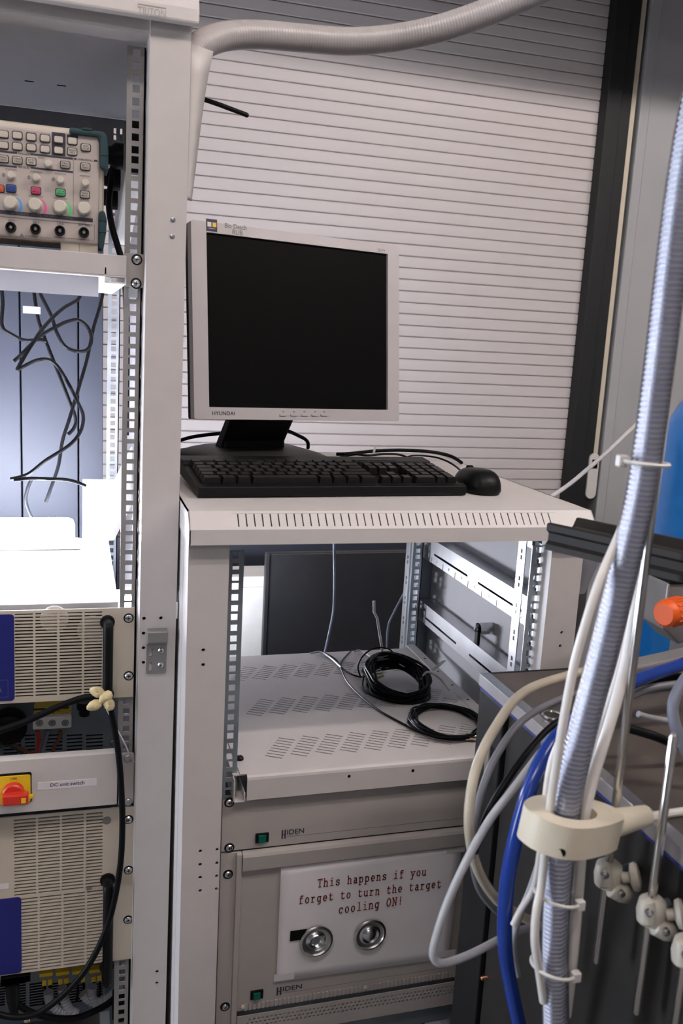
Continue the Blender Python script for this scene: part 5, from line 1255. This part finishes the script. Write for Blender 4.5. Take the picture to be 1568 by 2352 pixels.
for i, x in enumerate((445, 628, 815, 1000)):
    a = P9(x, 350 - i * 14, 0.11); b = P9(x + 150, 265 - i * 14, 0.11)
    t2 = Thing('terminal_block', ['leftmost', 'second from left', 'third from left', 'rightmost'][i] + ' grey terminal with yellow sleeves at the rack bottom', 'terminal block', (a.x, 0.11, a.z), ML, group='terminals at the rack bottom')
    t2.part('body', MB().box(a.x, b.x, 0.11, YB2, a.z, b.z), hm, bev=0.001)
    t2.part('marker', MB().box(a.x, b.x, 0.108, 0.12, b.z - 0.004, b.z + 0.002), yellow_m)
    for k in (0.18, 0.62):
        xx = a.x + (b.x - a.x) * k
        t2.part('sleeve', MB().box(xx, xx + (b.x - a.x) * 0.34, 0.108, 0.122, a.z - 0.011, a.z), yellow_m, bev=0.001)
        t2.part('wire', MB().tube([(xx + 0.004, 0.115, a.z - 0.011), (xx + 0.005, 0.11, a.z - 0.025), (xx + 0.003, 0.1, a.z - 0.04)], 0.0022, 6), black_soft)
cm = lambda a, d: 1 + 0.08 * math.cos(2 * math.pi * d / 0.006)
for lst, lab in (([(1420, 180), (1390, 330), (1320, 460), (1220, 550), (1090, 600), (1000, 570), (930, 500)], 'translucent ribbed conduit curving up at the right of rack bottom'),
                 ([(545, 480), (550, 560), (590, 640), (680, 700), (800, 720), (860, 720)], 'translucent ribbed conduit at the left of rack bottom'),
                 ([(700, 430), (715, 520), (740, 610), (790, 690), (860, 730)], 'translucent ribbed conduit in the middle of rack bottom'),
                 ([(1040, 420), (1030, 500), (1040, 570), (1090, 600)], 'short translucent ribbed conduit below the right terminal')):
    single('conduit', MB().tube([P9(x, y, 0.06) for x, y in lst], 0.0075, 12, step=24, mod=cm), conduit, lab, 'conduit', frame=ML, smooth=True)
single('power_cable', MB().tube([P9(140, 350, 0.0), P9(130, 460, 0.0), P9(170, 570, 0.0), P9(270, 670, 0.0), P9(430, 740, 0.0), P9(640, 780, 0.01), P9(860, 775, 0.02), P9(1060, 700, 0.03), P9(1220, 610, 0.04), P9(1330, 500, 0.05), P9(1390, 350, 0.06), P9(1420, 240, 0.06)], 0.0052, 10), black_soft, 'thick black cable sagging across the rack bottom', 'cable', frame=ML, smooth=True)
t = Thing('mains_plug', 'black mains plug below the lower power supply', 'plug', P9(140, 480, 0.0), ML)
a = P9(10, 390, -0.01); b = P9(340, 300, -0.01)
t.part('head', MB().prism(rrect(a.x, b.x, a.z, b.z, 0.006, 3), (0, -0.012, 0), (1, 0, 0), (0, 0, 1), (0, 0.03, 0)), black, bev=0.002)
p = P9(135, 380, -0.004); t.part('strain_relief', MB().lathe(p, (0.05, 0, -1), [(0, 0.0115), (0.03, 0.0095), (0.055, 0.006)], 12), black, smooth=True)
pz = P9(700, 772, 0.2).z
hs = []
mp_ = mat('perforated_grey', (0.10, 0.095, 0.09), 0.6, var=0.25, vscale=600)
t = Thing('perforated_plate', 'grey perforated plate at the very bottom of the tall rack', 'plate', (-0.25, 0.1, pz), ML)
a = P9(1160, 830, 0.01); t.part('sheet', MB().box(-0.46, P9(1160, 835, 0.0).x, -0.01, 0.2, pz - 0.003, pz), mp_)
t.part('side_block', MB().box(P9(1165, 835, 0.0).x + 0.001, -0.01, 0.0, 0.2, pz - 0.02, pz), roof_m)
t.part('valve', MB().lathe(P9(305, 800, -0.012), (0, 0, 1), [(0, 0.006), (0.006, 0.006), (0.006, 0.004), (0.012, 0.004)], 12), gold, smooth=True)
mb = MB().lathe(P9(1345, 640, 0.03), (0, 0, 1), [(-0.02, 0.012), (0.03, 0.012), (0.034, 0.008)], 14); single('fuse_holder', mb, black, 'black cylindrical holder beside the bottom rail', 'holder', frame=ML, smooth=True)

# =================================================================== BENCH AT THE RIGHT
BYb = -0.12
bcn = PY(1101, 1546, BYb); BX, BZ = bcn.x, bcn.z
BX1, BYf = 0.95, -0.98
t = Thing('work_bench', 'black sided bench with dark top and aluminium edges at the right', 'bench', ((BX + BX1) / 2, (BYb + BYf) / 2, 0))
t.part('top', MB().box(BX + 0.012, BX1, BYf, BYb - 0.004, BZ - 0.014, BZ - 0.0005), bench_top)
tr = [(0, 0), (0, -0.017), (0.003, -0.017), (0.003, -0.004), (0.016, -0.002), (0.016, 0.0)]
t.part('edge_trim', MB().prism(tr, (BX, BYf, BZ), (1, 0, 0), (0, 0, 1), (0, BYb - BYf, 0)), alu, bev=0.0008)
t.part('edge_trim', MB().box(BX + 0.016, BX1, BYb - 0.004, BYb, BZ - 0.017, BZ), bench_side)
t.part('seal', MB().box(BX + 0.001, BX + 0.006, BYf, BYb - 0.002, BZ - 0.021, BZ - 0.0175), blue_panel)
t.part('side_panel', MB().box(BX + 0.002, BX + 0.03, BYb - 0.075, BYb - 0.001, 0.0, BZ - 0.022), bench_side, bev=0.002)
t.part('side_panel', MB().box(BX + 0.008, BX + 0.03, BYf, BYb - 0.078, 0.02, BZ - 0.022), bench_door, bev=0.003)
t.part('rear_panel', MB().box(BX + 0.031, BX1, BYb - 0.02, BYb - 0.002, 0.0, BZ - 0.018), bench_side)
t.part('front_panel', MB().box(BX + 0.031, BX1, BYf, BYf + 0.018, 0.0, BZ - 0.018), bench_door)
t.part('far_panel', MB().box(BX1 - 0.018, BX1, BYf + 0.02, BYb - 0.022, 0.0, BZ - 0.018), bench_door)
sc = PX(1117, 2245, BX + 0.008); t.part('stud', MB().lathe(sc, (-1, 0, 0), [(0, 0.004), (0.008, 0.003), (0.009, 0.001)], 10), mat('copper', (0.5, 0.25, 0.15), 0.3, 1.0))
lk = PX(1133, 1725, BX + 0.008); t.part('door_handle', MB().box(BX - 0.002, BX + 0.009, lk.y - 0.006, lk.y + 0.006, lk.z - 0.05, lk.z + 0.01), steel, bev=0.002)
cl = PZ(1222, 1690, BZ); t.part('corner_clamp', MB().box(BX - 0.006, BX + 0.03, cl.y - 0.012, cl.y + 0.012, BZ - 0.05, BZ + 0.004), hm, bev=0.004)
ri = PZ(1268, 1648, BZ); t.part('ring', MB().tube([(ri.x + 0.012 * math.cos(a), ri.y + 0.012 * math.sin(a), BZ + 0.003) for a in [k * math.pi / 6 for k in range(12)]], 0.0018, 6, closed=True), steel, smooth=True)

# vertical rods with white clamps on the bench side
def rod_with_clamp(pxtop, pxbot, Y, r, pclamp, lab, clab):
    a = PY(*pxtop, Y); b = PY(*pxbot, Y); x = (a.x + b.x) / 2
    mb = MB().lathe((x, Y, b.z), (0, 0, 1), [(0, r * 0.6), (r * 0.6, r), (a.z - b.z - r * 0.6, r), (a.z - b.z, r * 0.6)], 16)
    single('support_rod', mb, steel, lab, 'rod', smooth=True, group='rods along the bench side')
    c = PY(*pclamp, Y); c.x = x
    t = Thing('rod_clamp', clab, 'clamp', c - Vector((0, 0, 0.025)), group='clamps on the rods')
    cm3 = mat('clamp_grey', (0.44, 0.41, 0.35), 0.38, var=0.03)
    t.part('body', MB().lathe(c + Vector((0.001, 0, -0.016)), (0, 0, 1), [(0, 0.008), (0.003, 0.0125), (0.013, 0.0140), (0.024, 0.0125), (0.028, 0.008)], 20), cm3, smooth=True)
    t.part('lug', MB().lathe(c + Vector((-0.011, -0.009, 0.004)), (0.0, 0.2, 1), [(-0.012, 0.004), (-0.009, 0.0075), (0.006, 0.0080), (0.011, 0.0070), (0.013, 0.003)], 16), cm3, smooth=True)
    t.part('jaw', MB().lathe(c + Vector((0.004, -0.006, -0.014)), (0.85, -0.25, -0.35), [(-0.006, 0.004), (-0.002, 0.0095), (0.010, 0.0105), (0.018, 0.0085), (0.021, 0.004)], 18), cm3, smooth=True)
    wk = t.part('wing_knob', MB().lathe(c + Vector((0.010, -0.010, -0.001)), (0.80, -0.50, 0.28), [(0, 0.0055), (0.007, 0.0052), (0.009, 0.0125), (0.013, 0.0140), (0.016, 0.0125), (0.0175, 0.006), (0.0175, 0.001)], 20), cm3, smooth=True)
    for dx, dz in ((-0.015, 0.010), (0.006, -0.013)):
        t.part('bolt', MB().lathe(c + Vector((dx, -0.016, dz)), (-0.2, -1, 0), [(0, 0.0040), (0.003, 0.0038), (0.004, 0.002)], 10), chrome)
    t.part('arm', MB().cyl(c + Vector((0.008, 0.004, -0.006)), (BX + 0.009, Y + 0.01, c.z - 0.006), 0.006, 10), zinc_dark)
rod_with_clamp((1600, 300), (1372, 2212), -0.50, 0.0042, (1420, 2000), 'tall thin steel rod beside the clear hose, reaching above the frame', 'white plastic clamp on the tall rod next to the hose')
rod_with_clamp((1553, 1684), (1457, 2330), -0.555, 0.0042, (1508, 2085), 'short steel rod right of the tall one, ending below the bench top', 'white plastic clamp on the short steel rod')
rod_with_clamp((1640, 1760), (1545, 2380), -0.60, 0.0042, (1580, 2180), 'third steel rod, mostly beyond the right edge', 'white plastic clamp cut off by the right edge')

# clear spiral hose
HYp = [(1640, 60), (1600, 220), (1567, 400), (1540, 600), (1516, 800), (1490, 1000), (1466, 1150), (1420, 1350), (1383, 1500), (1343, 1650), (1312, 1780), (1296, 1880), (1284, 1960), (1276, 2060), (1272, 2160), (1272, 2260), (1274, 2380)]
HY = -0.52
hp = [PY(x + 2, y, HY) for x, y in HYp]
HR = 0.0132
t = Thing('clear_hose', 'clear braided plastic hose rising through the foreground', 'hose', hp[-1])
t.part('wall', MB().tube(hp, HR, 28, step=44, mod=lambda a, d: 1 + 0.012 * math.cos(a - 2 * math.pi * d / 0.0046)), clear_tube, smooth=True)
def helix(sign, ph, pitch, r, rad):
    P = []; d = 0; tt = catmull(hp, 40)
    i = 0; N = len(tt)
    seglen = [0]
    for k in range(1, N): seglen.append(seglen[-1] + (tt[k] - tt[k - 1]).length)
    total = seglen[-1]; step = pitch / 8; s = 0; k = 0
    while s < total:
        while k < N - 2 and seglen[k + 1] < s: k += 1
        f = (s - seglen[k]) / max(1e-9, seglen[k + 1] - seglen[k]); p = tt[k].lerp(tt[k + 1], f)
        tg = (tt[k + 1] - tt[k]).normalized(); e1 = tg.cross(Vector((0, 1, 0))).normalized(); e2 = tg.cross(e1)
        a = sign * 2 * math.pi * s / pitch + ph
        P.append(p + (e1 * math.cos(a) + e2 * math.sin(a)) * r); s += step
    return MB().tube(P, rad, 4, smooth=False)
t.part('spiral', helix(1, 0, 0.0046, HR * 0.85, 0.00115), braid_m, smooth=True)
t.part('core', MB().tube(hp, HR * 0.80, 20, step=14), mat('hose_core', (0.58, 0.59, 0.74), 0.35), smooth=True)

# white tubes along the hose
def along(lst): return [PY(x, y, Y) for x, y, Y in lst]
single('white_tube', MB().tube(along([(1545, 560, -0.50), (1522, 760, -0.50), (1496, 950, -0.50), (1466, 1110, -0.50), (1425, 1220, -0.51), (1378, 1330, -0.525), (1345, 1430, -0.53), (1318, 1530, -0.53), (1293, 1660, -0.53), (1274, 1780, -0.525), (1262, 1860, -0.52), (1254, 1930, -0.52), (1243, 2030, -0.525), (1232, 2090, -0.53), (1228, 2160, -0.53), (1238, 2230, -0.525), (1248, 2300, -0.52)]), 0.0042, 10), white_tube, 'white tube running along the left side of the clear hose', 'tube', smooth=True)
single('white_tube', MB().tube(along([(1560, 620, -0.49), (1528, 860, -0.49), (1500, 1060, -0.49), (1478, 1240, -0.49), (1462, 1380, -0.49), (1442, 1500, -0.49), (1415, 1610, -0.50), (1385, 1710, -0.51), (1358, 1800, -0.515), (1341, 1880, -0.52), (1334, 1960, -0.52), (1326, 2060, -0.52), (1318, 2160, -0.52), (1308, 2260, -0.515), (1300, 2330, -0.51)]), 0.0054, 12), white_tube, 'thicker white tube running along the right side of the clear hose', 'tube', smooth=True)
single('white_tube', MB().tube(along([(1545, 800, -0.47), (1510, 1080, -0.47), (1480, 1280, -0.47), (1450, 1430, -0.47), (1420, 1550, -0.48), (1390, 1640, -0.485), (1352, 1760, -0.495), (1318, 1870, -0.50)]), 0.0042, 12), white_tube, 'second white tube behind the clear hose', 'tube', smooth=True)
single('white_tube', MB().tube(along([(1290, 1690, -0.48), (1266, 1750, -0.485), (1254, 1820, -0.49), (1247, 1900, -0.49), (1240, 1960, -0.49), (1225, 2040, -0.48), (1195, 2090, -0.47), (1178, 2125, -0.47)]), 0.0034, 10), white_tube, 'short white tube looping left behind the large clamp', 'tube', smooth=True)
# large cream clamp around the hose
cc = PY(1300, 1895, HY)
t = Thing('pipe_clamp', 'large cream plastic pipe clamp gripping the clear hose', 'clamp', cc - Vector((0, 0, 0.03)))
cm2 = mat('clamp_cream', (0.60, 0.54, 0.43), 0.38, var=0.02)
key_o = [(-0.040, 0.012), (-0.041, -0.004), (-0.033, -0.020), (-0.016, -0.031), (0.004, -0.032), (0.024, -0.027), (0.042, -0.020), (0.054, -0.012), (0.056, 0.004), (0.046, 0.018), (0.028, 0.027), (0.004, 0.030), (-0.022, 0.026)]
out = [(p.x, p.y) for p in catmull([Vector((a, b, 0)) for a, b in key_o], 5, True)]
hole = [(0.004 + 0.0255 * math.cos(2 * math.pi * k / 28), 0.0175 * math.sin(2 * math.pi * k / 28)) for k in range(28)]
t.part('collar', MB().plate(out, [hole], cc + Vector((-0.004, 0, -0.016)), (1, 0, -0.12), (0, 1, 0), (0.004, 0, 0.031)), cm2, bev=0.004)
t.part('arm', MB().lathe(cc + Vector((0.046, 0.0, -0.004)), (1, 0.15, 0), [(0, 0.014), (0.012, 0.013), (BX - cc.x - 0.05, 0.010)], 16), cm2, smooth=True)
t.part('clamp_hole', MB().lathe(cc + Vector((-0.021, -0.0290, -0.008)), (-0.45, -0.88, 0), [(-0.003, 0.0042), (0.0012, 0.0042), (0.0012, 0.0001)], 12, caps=False), dark)
# cable ties around hose and tubes
for k, (px, py, s_) in enumerate(((1270, 2058, 1.0), (1262, 2222, 1.0), (1478, 1062, 1.0))):
    c = PY(px, py, HY); P = []
    for j in range(20):
        a = 2 * math.pi * j / 20
        P.append(c + Vector((0.0225 * math.cos(a) + (0.004 if k < 2 else 0.0), 0.0185 * math.sin(a), -0.006 * math.cos(a) * (1 if k < 2 else 0.2))))
    t = Thing('cable_tie', ['nylon tie round the hose just below the large clamp', 'nylon tie round the hose near the bottom edge', 'nylon tie round the hose high up by the black rail'][k], 'cable tie', c, group='ties round the clear hose')
    t.part('band', MB().tube(P, 0.0018, 6, closed=True, step=2), tie_m, smooth=True)
    h = P[18] if k < 2 else P[10]
    t.part('lock', MB().box(h.x - 0.0045, h.x + 0.0045, h.y - 0.004, h.y + 0.003, h.z - 0.005, h.z + 0.005), tie_m, bev=0.001)

# cables over the bench edge
def cb(name, lst, r, m, lab, cat='cable'):
    single(name, MB().tube([PY(x, y, Y) for x, y, Y in lst], r, 12, step=10), m, lab, cat, smooth=True)
cb('beige_cable', [(1400, 1530, -0.25), (1300, 1553, -0.27), (1200, 1592, -0.31), (1135, 1675, -0.35), (1095, 1760, -0.38), (1078, 1850, -0.40), (1080, 1930, -0.40), (1100, 2005, -0.39), (1140, 2065, -0.38), (1185, 2098, -0.37), (1225, 2118, -0.37)], 0.0056, beige_cab, 'thick beige cable arching over the bench edge')
cb('grey_cable', [(1400, 1570, -0.27), (1290, 1605, -0.29), (1200, 1655, -0.33), (1140, 1735, -0.36), (1105, 1820, -0.38), (1088, 1900, -0.39), (1084, 1960, -0.385), (1100, 2040, -0.37), (1150, 2100, -0.36), (1210, 2130, -0.36)], 0.0042, grey_cab, 'dark grey cable arching beside the beige one')
cb('black_cable', [(1330, 1630, -0.31), (1262, 1672, -0.33), (1205, 1735, -0.36), (1150, 1815, -0.385), (1115, 1880, -0.39), (1088, 1960, -0.40)], 0.0040, black_soft, 'black cable arching over the bench edge')
cb('grey_cable', [(1300, 1660, -0.36), (1245, 1725, -0.385), (1180, 1810, -0.41), (1120, 1890, -0.42), (1065, 1990, -0.43), (1025, 2080, -0.43), (998, 2165, -0.43), (996, 2200, -0.43), (1020, 2212, -0.43), (1080, 2192, -0.42), (1160, 2152, -0.40), (1220, 2130, -0.38), (1290, 2120, -0.36), (1360, 2085, -0.34), (1440, 2025, -0.32)], 0.0044, lgrey_cab, 'light grey cable making a low loop before the paper sign')
cb('grey_cable', [(1235, 1990, -0.40), (1215, 2050, -0.41), (1190, 2110, -0.42), (1178, 2170, -0.42), (1188, 2240, -0.42)], 0.0040, lgrey_cab, 'short grey cable hanging behind the blue hose')
cb('blue_hose', [(1640, 1490, -0.30), (1568, 1525, -0.31), (1500, 1548, -0.33), (1440, 1572, -0.35), (1370, 1618, -0.38), (1300, 1672, -0.41), (1258, 1720, -0.43), (1222, 1795, -0.45), (1195, 1880, -0.46), (1172, 1980, -0.46), (1160, 2080, -0.455), (1160, 2180, -0.45), (1174, 2270, -0.445), (1200, 2390, -0.44)], 0.0078, blue_hose, 'thick glossy blue hose bending over the bench edge', 'hose')
cb('blue_cable', [(1620, 1500, -0.42), (1560, 1580, -0.44), (1545, 1640, -0.45), (1572, 1720, -0.46), (1620, 1790, -0.47)], 0.0060, blue_cab, 'blurred blue-grey cable bending near the right edge')
cb('black_cable', [(1640, 1548, -0.30), (1540, 1560, -0.30), (1470, 1580, -0.30), (1420, 1610, -0.31)], 0.006, black_soft, 'black cable lying under the blue hose on the bench')
cb('black_cable', [(1640, 1720, -0.42), (1560, 1712, -0.42), (1500, 1690, -0.42), (1440, 1672, -0.41)], 0.005, black_soft, 'black cable lying across the bench near the rods')
cb('grey_cable', [(1640, 1575, -0.33), (1560, 1572, -0.33), (1480, 1585, -0.33), (1430, 1610, -0.34)], 0.005, grey_cab, 'dark grey cable lying on the bench behind the rods')
cb('white_strap', [(1465, 1640, -0.40), (1490, 1648, -0.40), (1530, 1655, -0.40)], 0.0036, lgrey_cab, 'short pale strap lying on the bench', 'strap')
single('white_strip', MB().tube([PZ(1462, 1880, BZ + .004), PZ(1500, 1874, BZ + .004), PZ(1560, 1865, BZ + .004), PZ(1620, 1858, BZ + .004)], 0.0042, 8), white_pl, 'white plastic strip lying on the bench by the rods', 'strip', smooth=True)
cb('white_cable', [(1245, 1152, 0.60), (1270, 1138, 0.62), (1310, 1110, 0.66), (1340, 1085, 0.70), (1390, 1042, 0.78), (1450, 985, 0.86), (1520, 920, 0.95)], 0.0052, white_cab, 'white cable rising from the lid corner to the right')

# black optical rail
p0 = PY(1251, 1262, -0.33); yw = math.radians(-63)
MR = Matrix.Translation(p0) @ Matrix.Rotation(yw, 4, 'Z')
t = Thing('optical_rail', 'black anodised channel rail over the bench, pointing at the low rack', 'rail', (0, 0, 0), MR)
hq = 0.030
prof = [(0.0, 0.0), (0.0, hq * 0.22), (0.004, hq * 0.34), (0.004, hq * 0.62), (-0.001, hq * 0.74), (-0.001, hq * 0.96), (0.001, hq), (0.006, hq), (0.012, hq * 0.70), (0.018, hq * 0.62), (0.046, hq * 0.62), (0.052, hq * 0.70), (0.058, hq), (0.063, hq), (0.065, hq * 0.96), (0.065, hq * 0.74), (0.060, hq * 0.62), (0.060, hq * 0.34), (0.064, hq * 0.22), (0.064, 0.0)]
t.part('profile', MB().prism(prof, (0, 0, 0), (0, 1, 0), (0, 0, 1), (0.52, 0, 0)), rail_black)
t.part('carriage', MB().prism([(0.013, hq * 0.64), (0.013, hq * 0.72), (0.051, hq * 0.72), (0.051, hq * 0.64)], (0.006, 0, 0), (0, 1, 0), (0, 0, 1), (0.045, 0, 0)), rail_top)
t.part('print_mark', MB().box(0.012, 0.017, 0.022, 0.026, hq * 0.72, hq * 0.73).box(0.020, 0.026, 0.022, 0.0235, hq * 0.72, hq * 0.73), lgrey_cab)
pp = MR @ Vector((0.44, 0.032, 0))
t.part('support_post', MB().cyl((0.44, 0.032, -(p0.z - BZ)), (0.44, 0.032, 0.0), 0.012, 16).cyl((0.44, 0.032, -(p0.z - BZ)), (0.44, 0.032, -(p0.z - BZ) + 0.008), 0.025, 20), steel, smooth=True)

# blue gas cylinder
g = PY(1515, 1250, 0.40); gx = g.x + 0.115; gy = 0.40; sh_z = PY(1545, 1010, 0.40).z
t = Thing('gas_cylinder', 'bright blue gas cylinder standing behind the bench', 'gas cylinder', (gx, gy, 0))
t.part('bottle', MB().lathe((gx, gy, 0), (0, 0, 1), [(0.0, 0.112), (0.01, 0.115), (sh_z - 0.02, 0.115), (sh_z + 0.03, 0.108), (sh_z + 0.07, 0.090), (sh_z + 0.11, 0.062), (sh_z + 0.135, 0.040), (sh_z + 0.16, 0.032)], 40), blue_paint, smooth=True)
t.part('neck_ring', MB().lathe((gx, gy, sh_z + 0.16), (0, 0, 1), [(0, 0.036), (0.02, 0.036), (0.022, 0.03)], 24), steel, smooth=True)
t.part('cap', MB().lathe((gx, gy, sh_z + 0.182), (0, 0, 1), [(0, 0.042), (0.10, 0.042), (0.13, 0.03), (0.14, 0.01)], 24), white_pl, smooth=True)

# valve block with orange knob on the bench
vb = PY(1536, 1408, -0.20)
t = Thing('valve', 'grey valve block with a ribbed orange knob on the bench', 'valve', (vb.x + 0.05, -0.2, BZ))
t.part('knob', MB().lathe(vb + Vector((-0.012, -0.004, 0)), (1, 0.35, 0), [(0, 0.0150), (0.004, 0.0185), (0.012, 0.0190), (0.030, 0.0185), (0.044, 0.017)], 24), orange, smooth=True)
kk = MB()
for j in range(16):
    a = 2 * math.pi * j / 16; axv = Vector((1, 0.35, 0)).normalized(); e1 = axv.cross(Vector((0, 0, 1))).normalized(); e2 = axv.cross(e1)
    s = vb + Vector((-0.012, -0.004, 0)) + axv * 0.012 + (e1 * math.cos(a) + e2 * math.sin(a)) * 0.0186
    kk.cyl(s, s + axv * 0.03, 0.0016, 6)
t.part('knob_rib', kk, orange)
t.part('block', MB().prism([(0.0, -0.035), (0.0, 0.030), (0.012, 0.036), (0.09, 0.036), (0.09, -0.035), (0.03, -0.06)], vb + Vector((0.02, 0.035, 0)), (1, 0, 0), (0, 0, 1), (0, 0.05, 0)), hm, bev=0.003)
t.part('block_top', MB().box(vb.x + 0.022, vb.x + 0.11, vb.y + 0.033, vb.y + 0.087, vb.z + 0.030, vb.z + 0.040), black)
t.part('stem', MB().box(vb.x + 0.07, vb.x + 0.10, vb.y + 0.04, vb.y + 0.08, BZ, vb.z - 0.03), hm)
a = PY(1476, 1530, -0.24); b = PY(1640, 1440, -0.24)
t = Thing('grey_beam', 'grey metal beam with a pale label lying on the bench', 'beam', (a.x + 0.06, -0.22, BZ))
o_ = Vector((a.x, -0.22, BZ + 0.001))
t.part('body', MB().obox(o_, (0.16, -0.02, 0.035), (0, 0.03, 0), (-0.004, 0, 0.034)), hm, bev=0.003)
t.part('label', MB().obox(o_ + Vector((0.018, -0.0035, 0.008)), (0.028, -0.0035, -0.004), (0, -0.0006, 0), (-0.006, 0, 0.010)), white_pl)
t.part('end_cap', MB().lathe(o_ + Vector((-0.002, 0.012, 0.018)), (-1, 0.1, -0.2), [(0, 0.013), (0.010, 0.012), (0.012, 0.008)], 16), black, smooth=True)
t.part('foot', MB().box(a.x + 0.12, a.x + 0.15, -0.23, -0.20, BZ, BZ + 0.03), hm)
# grey plastic part hanging beside the right rack post
c = PY(1352, 1300, 0.0)
mb = MB().lathe(Vector((0.338, 0.06, 1.165)), (0, 0, -1), [(0, 0.045), (0.01, 0.046), (0.06, 0.030), (0.10, 0.018)], 24); single('funnel', mb, conduit, 'cloudy plastic funnel beside the right rack post', 'funnel', smooth=True)
